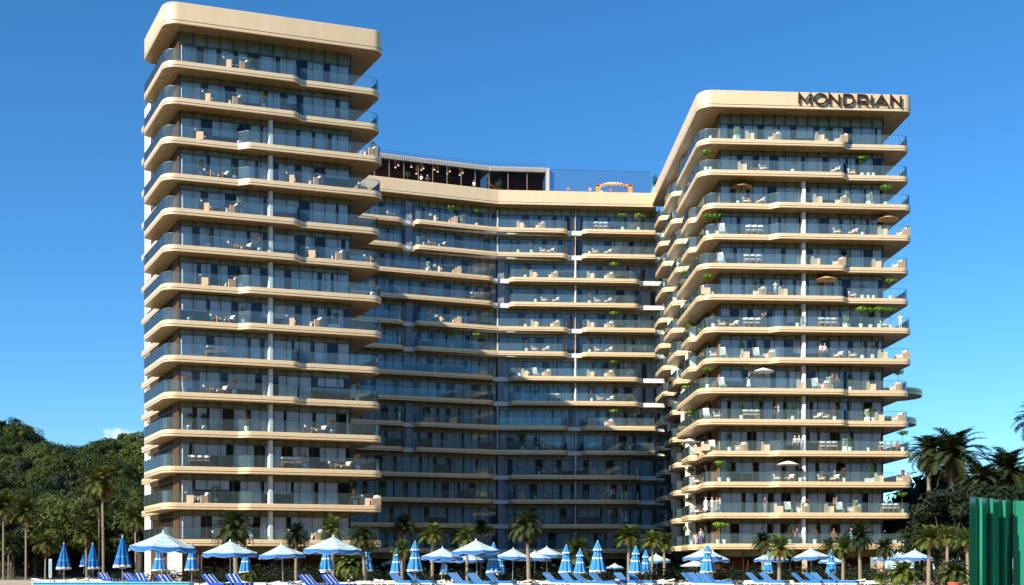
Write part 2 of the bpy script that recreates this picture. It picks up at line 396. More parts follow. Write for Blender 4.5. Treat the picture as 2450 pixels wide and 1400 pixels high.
prism(mb,pl,roof_prof(55.1,ROOF0),3,2); mb.build('roof',SLABM,smooth=28)
# rounded rear balconies peeping out past the right flank
for k,pxr in((4,2203),(3,2189)):
    D=166.; c=Vector((at(pxr,D)-4,D)); pl=[Vector((c.x+4*math.cos(t*pi/16),c.y+4*math.sin(t*pi/16))) for t in range(32)]
    mb=HB(); prism(mb,pl,slab_prof(zat(940 if k==4 else 1008,D)+.2,.9),3,2); mb.build('balcony_slab',SLABM,smooth=28)
# --- centre wing
cpieces={1:[(700,966),(991,1359),(1391,1568)],2:[(700,1181),(1217,1531)]}
for k in range(14):
    z=LEV[k]; T=floor_type(k); h=(52.9-z if k==13 else 2.80)
    for a,b in cpieces[T]:
        front=[cpt(a)]+([CM] if a<1192<b else [])+[cpt(b)]
        ra=2.2
        out=[cpt(a,1.9)]+front+[cpt(b,1.9)]
        rad=[0,1.5 if a>800 else 0]+([.6] if a<1192<b else [])+[1.3 if b<1560 else 0,0]
        balcony(out,rad,[],z)
    # the white floor edge that shows in the gaps
    pl=[cpt(700,1.25),CM+CLn*1.25,cpt(1590,1.25),cpt(1590,6.2),CM+CLn*6.2,cpt(700,6.2)]
    mb=HB(); prism(mb,pl if signed(pl)>0 else pl[::-1],[(z-.03,.0,0),(z-.63,0,0)]); mb.build('floor_plate',[PLATE])
    kn=(CM+CLn*1.9)
    facade(cpt(700,1.95),cpt(1189,1.95),z,h,300+k,spz=2.32)
    facade(cpt(1195,1.95),cpt(1597,1.95),z,h,400+k,spz=2.32)
    for px in ((1190,) if T==1 else (1376,)):
        p=cpt(px,1.5); mb=HB(); mb.box((p.x,p.y,z+1.4),(.08,.42,1.39),0,0.1); mb.build('divider_wall',[WHITE])
    for px in ((1376,) if T==1 else ()):
        p=cpt(px,1.6); mb=HB(); mb.box((p.x,p.y,z+1.4),(.035,.25,1.39),0,0.07); mb.build('divider_wall',[TANW])
    for px in ((978,) if T==1 else (1198,)):
        p=cpt(px,1.75); mb=HB(); mb.box((p.x,p.y,z+1.4),(.45,.18,1.39),0,0.2); mb.build('white_pier',[mat('grey_pier',(.20,.23,.28),.3)])
pl=rounded([cpt(700),CM,cpt(1570),cpt(1570,16),cpt(700,16)],[0,.6,0,0,0])
mb=HB(); prism(mb,pl if signed(pl)>0 else pl[::-1],roof_prof(54.95,52.9),3,2); mb.build('roof',SLABM,smooth=28)
wallpoly([cpt(700,6.3),cpt(1600,6.3),cpt(1600,15),cpt(700,15)],0,52.8,'core_wall',ROOM)
wallpoly([RT.P(8.2,6.6),RT.P(13.9,6.6),RT.P(13.9,36),RT.P(8.2,36)],0,53.0,'core_wall',ROOM)
# --- ground floor
def gfl(a,b,z0,z1,seed): return facade(a,b,z0,z1-z0,seed,name='lobby_glass',bay=2.54,dark=True,curt=False,spz=2.7)
gfl(LT.P(GLp0+2,GLq+.6),LT.P(GLp1,GLq+.6),0,3.45,901); gfl(RT.P(GRp0,GRq),RT.P(GRp1,GRq),0,3.45,902)
gfl(RT.P(2.1,36.2),RT.P(2.1,2.2),0,3.45,905)
gfl(cpt(700,1.95),cpt(1189,1.95),0,3.45,903); gfl(cpt(1195,1.95),cpt(1566,1.95),0,3.45,904)
for px in(406,422):
    mb=HB(); D=116.; mb.box((at(px,D),D+.6,1.72),(.36,.4,1.72),0,.3); mb.build('pillar',[WHITE])
battens(LT.P(LT.ppx(432,1.5),1.5),LT.P(LT.ppx(484,1.5),1.5),0,3.44,.3)
battens(LT.P(GLp0,14.9),LT.P(GLp0,GLq+.12),0,3.44)
for px in(840,): 
    mb=HB(); p=LT.P(GLp1,GLq); mb.box((p.x,p.y,1.72),(.25,.25,1.72)); mb.build('pillar',[WHITE])
for px in(1700,1925,2105):
    mb=HB(); p=RT.P(RT.ppx(px,1.0),1.0); mb.box((p.x,p.y,1.72),(.22,.3,1.72)); mb.build('pillar',[TANW])
# --- roof pavilion on the link wing
def cline(pxs,q): return [cpt(p,q) for p in pxs]
pv=[Vector(p) for p in (cpt(860,4),CM+CLn*4,cpt(1306,4))]
zf=54.95
for i in range(2):
    a,b=pv[i],pv[i+1]; d=b-a; rz=math.atan2(d.y,d.x); m=(a+b)/2; nn=Vector((-d.y,d.x)).normalized()
    g=HB(); g.box((m.x,m.y,zf+1.85),(d.length/2,.02,1.85),0,rz)
    o=g.build('pavilion_glass',[DKP]); fr=HB(); nb=int(d.length/2.1)
    for j in range(nb+1):
        p=a+d*(j/nb); fr.box((p.x,p.y-.03,zf+1.85),(.05,.07,1.85),0,rz)
    fr.build('frame',[mat('warm_metal',(.36,.25,.17),.4,.4)],parent=o)
    w=HB(); c=m+nn*4; w.box((c.x,c.y,zf+1.85),(d.length/2,.1,1.8),0,rz); w.build('pavilion_wall',[mat('brown_interior',(.16,.09,.055),.6)])
    cor=HB(); c=m+nn*2.3; cor.box((c.x,c.y,zf+3.83),(d.length/2+.0,2.6,.11),1,rz)
    nr=int(d.length/.30)
    for j in range(nr):
        p=a+d*((j+.5)/nr)-nn*.35; cor.box((p.x,p.y,zf+4.1),(.085,.14,.33),0,rz)
    c=m-nn*.18; cor.box((c.x,c.y,zf+4.1),(d.length/2,.04,.30),2,rz)
    cor.build('cornice',[mat('cornice_cream',(.40,.37,.33),.6),DARKB,mat('beige_recess',(.5,.42,.34),.6)])
    ra=HB()
    for j in range(int(d.length/.5)):
        p=a+d*(j*.5/d.length)-nn*.3; ra.bar((p.x,p.y,zf+4.4),(p.x,p.y,zf+4.95),.012)
    for zz in(4.68,4.95):
        p=a-nn*.3;q=b-nn*.3; ra.bar((p.x,p.y,zf+zz),(q.x,q.y,zf+zz),.018)
    ra.build('roof_railing',[BRONZE])
for px in(985,1035,1078):      # three arched openings at the back of the bar
    p=cpt(px,7.6); ar=HB(); n=14; ri,ro=1.0,1.1
    vs=[]; 
    for j in range(n+1):
        t=pi*j/n
        for r_ in(ri,ro): vs.append((p.x+r_*1.0*math.cos(t),p.y,zf+.55+r_*1.15*math.sin(t)))
    ar.add(vs,[(2*j,2*j+1,2*j+3,2*j+2) for j in range(n)],0)
    ar.add([(x,y+.03,z_) for x,y,z_ in vs[0::2]],[tuple(range(n+1))],1); ar.build('arch',[mat('pale_trim',(.6,.5,.38),.5),mat('night_blue',(.03,.04,.07),.3)])
for j in range(20):            # ceiling lamps of the bar
    pass
lm=bpy.data.materials.new('lamp_glow'); lm.use_nodes=True; bb=lm.node_tree.nodes['Principled BSDF']; bb.inputs['Emission Color'].default_value=(1,.85,.6,1); bb.inputs['Emission Strength'].default_value=1.6
for i,(px,py,) in enumerate([(953,395),(984,398),(1013,402),(1039,405),(1076,409),(1107,413),(1008,406),(1070,415),(1047,410),(1100,418),(946,400),(996,415)]):
    q=5.5; p=cpt(px,q); mb=HB(); mb.lathe([(.10,0),(.16,-.05),(.12,-.11),(.02,-.12)],8,(p.x,p.y,min(zat(py,p.y),zf+3.68))); mb.bar((p.x,p.y,min(zat(py,p.y),zf+3.68)),(p.x,p.y,zf+3.72),.01,0); mb.build('pendant_lamp',[lm])
# white end frame, screen, planter end wall
p=cpt(1306,3.9); mb=HB(); mb.box((p.x+.25,p.y,zf+2.2),(.25,.3,2.2)); mb.build('end_frame',[mat('cornice_cream',(.5,.5,.5),.6)])
a=cpt(1312,4.2); b=cpt(1556,4.2); d=b-a; mb=HB(); rz=math.atan2(d.y,d.x)
m=(a+b)/2
scr=bpy.data.materials.new('mesh_screen'); scr.use_nodes=True; n_=scr.node_tree; n_.nodes.clear()
o_=n_.nodes.new('ShaderNodeOutputMaterial'); t1=n_.nodes.new('ShaderNodeBsdfTransparent'); t1.inputs[0].default_value=(.80,.88,.96,1); df=n_.nodes.new('ShaderNodeBsdfDiffuse'); df.inputs[0].default_value=(.08,.2,.36,1)
ck=n_.nodes.new('ShaderNodeTexBrick'); ck.inputs['Scale'].default_value=3.0; ck.inputs['Color1'].default_value=(.05,)*3+(1,); ck.inputs['Color2'].default_value=(.12,)*3+(1,); ck.inputs['Mortar'].default_value=(.6,)*3+(1,); ck.inputs['Mortar Size'].default_value=.05
tx=n_.nodes.new('ShaderNodeTexCoord'); mpp=n_.nodes.new('ShaderNodeMapping'); mpp.inputs['Rotation'].default_value=(R(90),0,R(0)); n_.links.new(tx.outputs['Object'],mpp.inputs[0]); n_.links.new(mpp.outputs[0],ck.inputs[0])
mm=n_.nodes.new('ShaderNodeMixShader'); n_.links.new(ck.outputs[0],mm.inputs[0]); n_.links.new(t1.outputs[0],mm.inputs[1]); n_.links.new(df.outputs[0],mm.inputs[2]); n_.links.new(mm.outputs[0],o_.inputs[0])
mb.box((m.x,m.y,zf+2.2),(d.length/2,.01,2.2),0,rz); o=mb.build('wind_screen',[scr])
mb=HB(); mb.bar((a.x,a.y,zf+4.42),(b.x,b.y,zf+4.35),.035); 
for j in range(int(d.length/.35)):
    p=a+d*(j*.35/d.length); mb.bar((p.x,p.y-.3,zf+0),(p.x,p.y-.3,zf+1.0),.012)
mb.bar((a.x,a.y-.3,zf+1.0),(b.x,b.y-.3,zf+1.0),.02); mb.build('screen_rail',[RAIL],parent=o)
p=cpt(1566,5); mb=HB(); mb.add([(p.x-1.2,p.y,zf),(p.x+.6,p.y,zf),(p.x+.6,p.y,zf+3.4),(p.x+.1,p.y,zf+3.4),(p.x-1.2,p.y+.4,zf),(p.x+.6,p.y+.4,zf),(p.x+.6,p.y+.4,zf+3.4),(p.x+.1,p.y+.4,zf+3.4)],[(0,1,2,3),(7,6,5,4),(0,3,7,4),(1,5,6,2),(3,2,6,7),(0,4,5,1)]); mb.build('parapet_wall',[WHITE])
# --- the lettering
pe=RT.ppx(2185); fz=(53.5+55.0)/2
GL={'M':([(0,0),(0,1),(.58,.28),(1.16,1),(1.16,0)],),'N':([(0,0),(0,1),(1.0,0),(1.0,1)],),'I':([(0,0),(0,1)],),'A':([(-.05,0),(.62,1),(1.29,0)],[(.33,.3),(.9,.3)]),
 'O':([(.62+.62*math.cos(t*pi/12),.5+.5*math.sin(t*pi/12)) for t in range(25)],),
 'D':([(0,0),(0,1),(.45,1)]+[(.5+.5*math.sin(t*pi/8),.5+.5*math.cos(t*pi/8)) for t in range(9)]+[(.45,0),(0,0)],),
 'R':([(0,0),(0,1),(.6,1)]+[(.65+.32*math.sin(t*pi/6),.66+.32*math.cos(t*pi/6)) for t in range(7)]+[(.6,.34),(.0,.34)],[(.5,.34),(1.02,0)])}
H=1.12; th=.105
xs=[(c,px) for c,px in zip('MONDRIAN',(1910.5,1947,1983,2017.5,2051.5,2084,2093,2130))]
for c,px in xs:
    p0=RT.ppx(px); mb=HB()
    for st in GL[c]:
        pts=[Vector((x*H,y*H)) for x,y in st]; closed=c in('O','D') and st is GL[c][0]
        if closed: pts=pts[:-1]
        ps=inset(pts,th*.9,closed); pi_=inset(pts,-th*.9,closed)
        nrm=-Vector((-RT.v.y,RT.v.x)); base=len(mb.v); n=len(pts)
        for dep in(.30,.14):
            for arr in(ps,pi_):
                for q in arr:
                    w=RT.O+RT.v*(p0+q.x)+nrm*dep; mb.v.append((w.x,w.y,fz-H/2+.0+q.y))
        rng=range(n) if closed else range(n-1)
        for i in rng:
            j=(i+1)%n
            for f in((i,j,n+j,n+i),(2*n+i,3*n+i,3*n+j,2*n+j),(i,2*n+i,2*n+j,j),(n+i,n+j,3*n+j,3*n+i)): mb.f.append(tuple(base+q for q in f)); mb.m.append(0)
        if not closed:
            for i in(0,n-1): mb.f.append((base+i,base+n+i,base+3*n+i,base+2*n+i)); mb.m.append(0)
    o=mb.build('sign_letter',[mat('letter_brown',(.055,.022,.008),.35,.3)]); o['label']='dark brown raised sign letter '+c
print('hotel done')
#@@SETTING
# unseen hill ring added behind and beside the viewer to block low sky
mb=MB(); rn=random.Random(3); NA,NR=90,8
for i in range(NA+1):
    a=R(-96+192*i/NA)                     # 0 = straight behind the camera
    hgt=82+9*math.sin(a*5)+6*math.sin(a*11+1)+4*math.sin(a*23)
    for j in range(NR+1):
        t=j/NR; rad=190+130*t; mb.v.append((-math.sin(a)*rad,-math.cos(a)*rad+10,hgt*(t*t*(3-2*t))+rn.uniform(-1.5,1.5)*t-.2))
for i in range(NA):
    for j in range(NR): k_=i*(NR+1)+j; mb.f.append((k_,k_+1,k_+NR+2,k_+NR+1)); mb.m.append(0)
BLOCKERG=mat('sky_blocker_slope',(.025,.04,.014),.95,noise=.12,col2=(.008,.016,.006),bump=(.25,1.0,3.0))
tag(mb.build('sky_blocker_ring',[BLOCKERG],smooth=60),kind='structure')
# ---------------------------------------------------------------- ground and hill
def hh(x,y):
    if y<146: return 0.0
    t=(y-150)/150.0; t=max(0.,min(1.15,t)); left=max(0,min(1,(-25-x)/35))
    ridge=26-4.5*max(0,min(1,(x+122)/30))+2.5*math.sin(x*.13)
    return left*ridge*(t*t*(3-2*t) if t<1 else 1)+left*1.0*math.sin(x*.2+y*.11)*min(1,t*3)
mb=MB(); nx,ny=70,60
X=[-420+i*12 for i in range(nx)]; Y=[140+j*8 for j in range(ny)]
mb.v=[(x,y,hh(x,y)-.12+ (0 if y>146 else 0)) for y in Y for x in X]
mb.f=[(j*nx+i,j*nx+i+1,(j+1)*nx+i+1,(j+1)*nx+i) for j in range(ny-1) for i in range(nx-1)]; mb.m=[0]*len(mb.f)
tag(mb.build('hill',[mat('hill_soil',(.035,.045,.018),.9,noise=.3,col2=(.05,.045,.025))],smooth=60),kind='structure')
mb=MB(); mb.add([(-3000,-500,-.03),(3000,-500,-.03),(3000,3000,-.03),(-3000,3000,-.03)],[(0,1,2,3)])
tag(mb.build('ground',[mat('sandy_ground',(.10,.09,.06),.9,noise=.2,col2=(.05,.06,.03))]),kind='structure')
mb=MB(); mb.add([(-75,20,0),(75,20,0),(75,139,0),(-75,139,0)],[(0,1,2,3)])
tag(mb.build('pool_terrace',[mat('pale_paving',(.45,.36,.25),.8,noise=.8,col2=(.36,.285,.19))]),kind='structure')
mb=MB(); mb.add([(-40,30,.01),(40,30,.01),(40,56,.01),(-40,56,.01)],[(0,1,2,3)])
tag(mb.build('pool_water',[mat('pool_water',(.05,.42,.55),.05,bump=(3,.25,.05))]),kind='structure')
# ---------------------------------------------------------------- trees
LEAF=leafmat('hill_leaves',(.010,.022,.005),(.080,.108,.020),.30)
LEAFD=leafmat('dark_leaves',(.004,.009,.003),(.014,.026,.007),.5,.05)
PALM=leafmat('palm_leaves',(.035,.06,.012),(.13,.17,.03),1.4)
PALMD=leafmat('dark_palm_leaves',(.012,.024,.008),(.05,.07,.018),1.4,.15)
PALMY=leafmat('yellow_palm_leaves',(.035,.055,.010),(.17,.17,.035),1.8)
DEAD=leafmat('dead_fronds',(.07,.035,.012),(.20,.12,.05),2.0,.1)
FRUIT=mat('orange_fruit',(.75,.17,.02),.5,noise=6,col2=(.5,.09,.01))
BARK=mat('palm_bark',(.27,.22,.16),.8,noise=5,col2=(.20,.16,.11),bump=(8,.5,.05),stretch=(1,1,4))
TRUNK=mat('tree_bark',(.10,.08,.055),.9,noise=4,col2=(.06,.045,.03))
def broadleaf(name,rx,rz,nclump,nleaf,ls,seed,leaf,hc):
    rnd=random.Random(seed); root=empty(name); c=MB()
    for i in range(nclump):
        a=rnd.random()*2*pi; t=rnd.random()**.5; zz=rnd.uniform(-.55,1)
        rr=math.sqrt(max(0,1-zz*zz))*(.55+.5*t) ; cx,cy,cz=rx*rr*math.cos(a)*.8,rx*rr*math.sin(a)*.8,rz*zz*.8
        cr=rnd.uniform(.22,.42)*rx
        for j in range(nleaf):
            d=Vector((rnd.gauss(0,1),rnd.gauss(0,1),rnd.gauss(.25,.9))).normalized()
            p=Vector((cx,cy,cz+hc))+Vector((d.x*cr,d.y*cr,d.z*cr*.75))*rnd.uniform(.75,1.08)
            nq=(d+Vector((rnd.uniform(-.6,.6),rnd.uniform(-.6,.6),rnd.uniform(-.2,.6)))).to_track_quat('Z','Y')
            s=ls*rnd.uniform(.6,1.3); ang=rnd.random()*pi
            ax=Vector((math.cos(ang),math.sin(ang),0))*s; ay=Vector((-math.sin(ang),math.cos(ang),0))*s*.6
            c.add([p+nq@(ax),p+nq@(ay),p-nq@(ax),p-nq@(ay)],[(0,1,2,3)])
    c.build('crown',[leaf],root)
    t=MB(); t.tube([(0,0,-.5),(.1,0,hc*.45),(0,.1,hc*.9)],[.35,.26,.12],7)
    for i in range(5):
        a=i*1.3; t.tube([(0,0,hc*.4+i*.25),(rx*.35*math.cos(a),rx*.35*math.sin(a),hc*.85),(rx*.6*math.cos(a),rx*.6*math.sin(a),hc+.3*rz)],[.14,.09,.03],5)
    t.build('trunk',[TRUNK],root); return root
def palm(name,H,r,nf,seed,leaf,fruit=False,skirt=0,lean=.1,lw=.045,up=1.15,droop=1.5,nl=20,tr=.13,dens=1.0):
    rnd=random.Random(seed); root=empty(name); c=MB()
    top=Vector((lean*H*.5,0,H))
    def frond(mbx,a,e,Ln,dr,wl,dead=False):
        pts=[]; p=top.copy(); el=e; st=10
        for i in range(st+1):
            pts.append(p.copy()); d=Vector((math.cos(a)*math.cos(el),math.sin(a)*math.cos(el),math.sin(el))); p=p+d*Ln/st; el-=dr/st*(.6+.8*i/st)
        for i in range(st): mbx.bar(pts[i],pts[i+1],.018*r*(1-i/st)+.004,0,3)
        for j in range(1,nl+1):
            t=j/(nl+1); x=t*st; i=int(x); f=x-i; q=pts[i].lerp(pts[min(i+1,st)],f); d=(pts[min(i+1,st)]-pts[i]).normalized()
            side=d.cross(Vector((0,0,1))); side=side.normalized() if side.length>.05 else Vector((1,0,0)); upv=side.cross(d)
            ll=wl*(math.sin(pi*min(1,t*1.0)**.7)*.85+.2)
            for s in(-1,1):
                tip=q+(side*s*.8+d*.75+upv*(.25)-Vector((0,0,.25)))*ll; tip+=Vector((rnd.uniform(-.1,.1),rnd.uniform(-.1,.1),rnd.uniform(-.12,.05)))*ll
                wv=d*lw*r*.6; mid=(q+tip)/2+Vector((0,0,.06*ll))
                mbx.add([q-wv,q+wv,mid+wv,tip,mid-wv],[(0,1,2,4),(4,2,3)])
    for i in range(nf):
        u=i/nf; e=up*(1-u)*1.0-.25*u*1.0+rnd.uniform(-.12,.12); frond(c,i*2.4+rnd.uniform(-.25,.25),e,r*rnd.uniform(.95,1.2),droop*rnd.uniform(.75,1.15),r*.29)
    c.build('crown',[leaf],root)
    if skirt:
        k=MB()
        for i in range(skirt): frond(k,i*2.1+rnd.random(),-.7-rnd.random()*.5,r*rnd.uniform(.55,.95),.5,r*.2)
        k.build('dead_fronds',[DEAD],root)
    t=MB(); n=14; pts=[];rs=[]
    for i in range(n+1):
        u=i/n; pts.append((lean*H*.5*u*u,0,H*u-.3*(1-u))); rs.append(tr*(1.25-.35*u)*(1.0 if i%2 else 1.10)*(1.3 if i==0 else 1))
    t.tube(pts,rs,9); t.build('trunk',[BARK],root)
    if fruit:
        fm=MB()
        for i in range(4):
            a=i*1.7+.3+(-pi/2 if i<2 else 0); b=top+Vector((math.cos(a)*r*.14,math.sin(a)*r*.14,-r*.16))
            for j in range(16):
                d=Vector((rnd.gauss(0,1),rnd.gauss(0,1),rnd.gauss(0,1.5)))*r*.07; fm.lathe([(.0,-.06*r),(.055*r,0),(0,.06*r)],5,tuple(b+d),caps=False)
        fm.build('fruit',[FRUIT],root)
    return root
# hillside forest
protos=[broadleaf('broadleaf_tree',4.2,3.6,42,150,.20,s,LEAF,5.2) for s in(1,2,3)]+[broadleaf('broadleaf_tree',3.2,4.2,34,110,.21,4,LEAF,5.0),broadleaf('broadleaf_tree',3.0,3.0,34,110,.21,5,LEAFD,4.0)]
rnd=random.Random(11); n=0; spots=[]
tries=0
while n<215 and tries<6000:
    tries+=1; D=rnd.uniform(158,318); px=rnd.uniform(-60,372); x=at(px,D)
    if any((x-a)**2+(D-b)**2<(3.0 if D<200 else 3.3)**2 for a,b in spots): continue
    spots.append((x,D)); n+=1
spots.sort(key=lambda s:s[1])
ORDI=['first','second','third','fourth','fifth','sixth','seventh','eighth','ninth','tenth','eleventh','twelfth','thirteenth','fourteenth','fifteenth','sixteenth','seventeenth','eighteenth','nineteenth','twentieth','twenty-first','twenty-second','twenty-third','twenty-fourth','twenty-fifth']
bands=['lowest row','second row up','third row up','fourth row up','middle row','sixth row up','third row below the ridge','row just below the ridge','ridge row']
nb_=len(bands); per=math.ceil(len(spots)/nb_)
for bi_ in range(nb_):
    row=sorted(spots[bi_*per:(bi_+1)*per],key=lambda q:q[0]/q[1])
    for i,(x,D) in enumerate(row):
        kind=rnd.choice([0,1,2,3,4] if D>190 else [3,4,0]); sc=rnd.uniform(.8,1.25)
        place(protos[kind],(x,D,hh(x,D)-.3),rnd.random()*6,sc,f'{ORDI[i]} tree from left, {bands[bi_]} of the wooded hill','tree','broadleaf trees on the wooded hill')
DK=[broadleaf('broadleaf_tree',3.8,3.6,40,110,.22,12,LEAFD,4.6),broadleaf('broadleaf_tree',3.2,4.4,36,110,.22,13,LEAFD,5.2)]
for i,(px,D,s,k) in enumerate([(2240,106,.8,0),(2262,104,.95,1),(2318,106,1.0,0),(2372,104,1.0,1),(2430,106,.95,0),(2345,112,1.1,1),(2195,158,1.1,4),(2225,160,1.5,0),(2262,150,1.3,4),(2262,166,1.4,1),(2345,190,1.3,4),(2390,152,1.5,2),(2440,150,1.3,4),(2215,140,.9,4),(2285,138,1.0,3),(2250,120,.8,4),(2360,128,1.1,0),(2245,132,.8,4),(2208,146,1.15,0)]):
    place(DK[k%2],(at(px,D),D,-.2),i*1.3,s*(.96 if D<130 else 1.18),['tall dark tree','broad dark tree','bushy dark tree'][i%3]+f' right of the right tower, {ORDI[i]} of the shady clump','tree','dark trees beside the right tower')
# palms:  px trunk, crown centre y, crown radius px, depth, kind
PAL=[palm('palm_tree',4.0,1.6,60,21,PALMD,skirt=20,lean=-.08,droop=1.9,up=1.6,nl=28,lw=.03),   #0 shaggy dark
     palm('palm_tree',3.0,1.5,46,22,PALM,fruit=True,lean=.05,nl=28,droop=1.45,up=1.5,lw=.028),      #1 fruiting
     palm('palm_tree',3.2,1.5,42,23,PALM,lean=.06,nl=28,droop=1.45,up=1.55,skirt=4,lw=.028),                   #2 plain
     palm('palm_tree',9.0,3.3,52,24,PALMD,skirt=14,lean=.03,tr=.24,nl=26,droop=1.7,up=1.4,lw=.035),#3 big dark
     palm('palm_tree',7.0,2.8,56,25,PALMY,skirt=22,lean=.05,tr=.125,nl=28,droop=1.5,up=1.5,lw=.03)] #4 tall yellowing
Hs=[4.0,3.0,3.2,9.0,7.0]; Rs=[1.6,1.5,1.5,3.3,2.8]
plist=[(565,1268,58,82,0,'shaggy dark palm with brown dead fronds left of the left tower door'),
(708,1282,38,100,0,'dark palm standing behind the low striped parasol near the left tower'),
(797,1270,42,98,2,'fresh green palm rising behind the large peaked parasol'),
(872,1292,42,88,0,'slender leaning dark palm right of the large peaked parasol'),
(966,1256,34,125,0,'tallest dark palm in the shade of the courtyard'),
(962,1318,32,84,2,'feathery olive palm between two closed striped umbrellas'),
(1034,1283,40,92,1,'bright palm with orange fruit left of the largest middle parasol'),
(1118,1290,38,96,2,'yellow green palm behind the largest middle parasol'),
(1150,1262,24,140,0,'small dark palm deep in the courtyard shade'),
(1265,1262,50,88,0,'shaggy tall palm with pale trunk in the courtyard middle'),
(1385,1322,46,104,2,'low arching palm behind three closed blue umbrellas'),
(1504,1288,40,96,1,'bright palm with orange fruit on a straight pale trunk, courtyard right'),
(1560,1296,34,100,1,'fruiting palm with slim trunk left of the shaded wing corner'),
(1590,1300,34,104,2,'dark green palm beside the small parasol at the wing corner'),
(1825,1298,32,112,0,'dim palm behind the parasols in front of the right tower'),
(1864,1315,44,88,1,'fruiting palm in front of the right tower ground floor'),
(1984,1310,28,112,2,'low palm peeping over a parasol at the right tower'),
(2017,1314,38,94,2,'olive palm in front of the right tower, beside a closed umbrella'),
(2058,1290,42,92,0,'dark palm with curved pale trunk before the right tower'),
(2113,1314,32,96,0,'thin dark palm near the right tower corner'),
(2222,1292,44,88,1,'first fruiting palm right of the right tower'),
(2266,1288,38,98,1,'second fruiting palm right of the right tower'),
(2316,1296,40,84,2,'palm with white leaning trunk beside the green metal wall'),
(2276,1092,88,118,3,'big dark palm towering over the right hand trees'),
(2222,1085,60,120,3,'feathery dark palm between the right tower and the biggest palm'),
(2346,1150,56,110,3,'lower dark palm between the two biggest right hand palms'),
(2406,1128,76,112,3,'big dark palm behind the green metal wall'),
(2492,1010,70,112,3,'palm whose fronds enter at the right edge'),
(247,1155,54,150,4,'tall yellowing palm in front of the wooded hill'),
(62,1225,46,146,4,'tall palm with bare pale trunk at the foot of the hill'),
(108,1302,36,142,4,'short yellow palm between the hill palms'),
(207,1278,42,140,4,'mid height yellowing palm behind the flower print umbrellas'),
(8,1212,44,148,4,'palm cut by the left edge of the view'),
(236,1215,30,152,4,'drooping yellow palm below the tallest hill palm'),
(325,1240,40,146,4,'brown fronded palm against the left tower side'),
(20,1300,30,150,4,'small palm low at the left edge of the wood')]
for i,(px,cy,r,D,k,lab) in enumerate(plist):
    zc=zat(cy,D); s=(r/F*D)/Rs[k]; xw=at(px,D)
    o=place(PAL[k],(xw,D,0),(i*2.1)%6.2,s,lab,'palm','palm trees round the pool and hill')
    # grow the trunk to reach the crown height: crown parts ride up, trunk is stretched
    need=zc/s; dz=need-Hs[k]
    g=hh(xw,D); need=(zc-g)/s; o.location.z=g; dz=need-Hs[k]
    for ch in o.children:
        if ch.name.startswith('trunk'): ch.scale=(1,1,max(.3,need/Hs[k]))
        else: ch.location.z=dz
# low cycads and hedges
cyc=palm('cycad_bush',.35,1.5,60,31,PALM,lean=0,up=1.5,droop=1.9,nl=22,tr=.2)
for i,(px,cy,r,D,lab) in enumerate([(2160,1372,44,80,'big arching cycad bush below the right tower corner'),(2283,1372,44,78,'cycad bush rising from a red pot at the right'),(838,1352,44,92,'long leaved green bush under the large peaked parasol'),(2105,1380,22,86,'low cycad beside the white terrace chair'),(600,1370,30,96,'low green bush behind the left closed umbrella'),(1400,1378,34,108,'green bush under the closed umbrellas in the courtyard')]):
    o=place(cyc,(at(px,D),D,max(0,zat(cy,D)-.35)),i,(r/F*D)/1.5,lab,'bush','cycads round the terrace')

def hedge_mesh(ln,h,seed):
    rnd=random.Random(seed); mb=MB()
    for i in range(int(ln*240)):
        p=Vector((rnd.uniform(-ln/2,ln/2),rnd.uniform(-.6,.6),abs(rnd.gauss(.5,.3))*h)); q=Vector((rnd.gauss(0,1),rnd.gauss(0,1),rnd.gauss(.3,1))).to_track_quat('Z','Y'); s=rnd.uniform(.06,.13)
        mb.add([p+q@Vector((s,0,0)),p+q@Vector((0,s*.5,0)),p-q@Vector((s,0,0)),p-q@Vector((0,s*.5,0))],[(0,1,2,3)])
    return mb
hm=hedge_mesh(8,1.5,3).build('hedge',[LEAFD])
for i,(px,D) in enumerate([(640,116),(740,117),(950,150),(1130,155),(1320,155),(1480,150),(1640,130),(1800,131),(2000,132),(2150,133)]):
    place(hm,(at(px,D),D,0),.05*i-.2,1,['dark low hedge before the left tower foot','dark hedge between left tower and courtyard','dark hedge at the left of the courtyard back','dark hedge left of the courtyard centre','dark hedge right of the courtyard centre','dark hedge at the courtyard right corner','dark hedge at the right tower left corner','dark hedge below the right tower, left half','dark hedge below the right tower, right half','dark hedge beyond the right tower right corner'][i],'hedge','low hedges round the hotel foot')
hp=hedge_mesh(6,1.15,9).build('hedge',[LEAFD])
for i in range(17):
    px=345+118*i; D=101+2.5*math.sin(i*2.2)
    place(hp,(at(px,D),D,0),.06*math.sin(i*3),.9+.25*(i%3)/2,f'{ORDI[i]} dark shrub bank from the left, behind the sun loungers','hedge','shrub banks behind the loungers')
print('trees done')
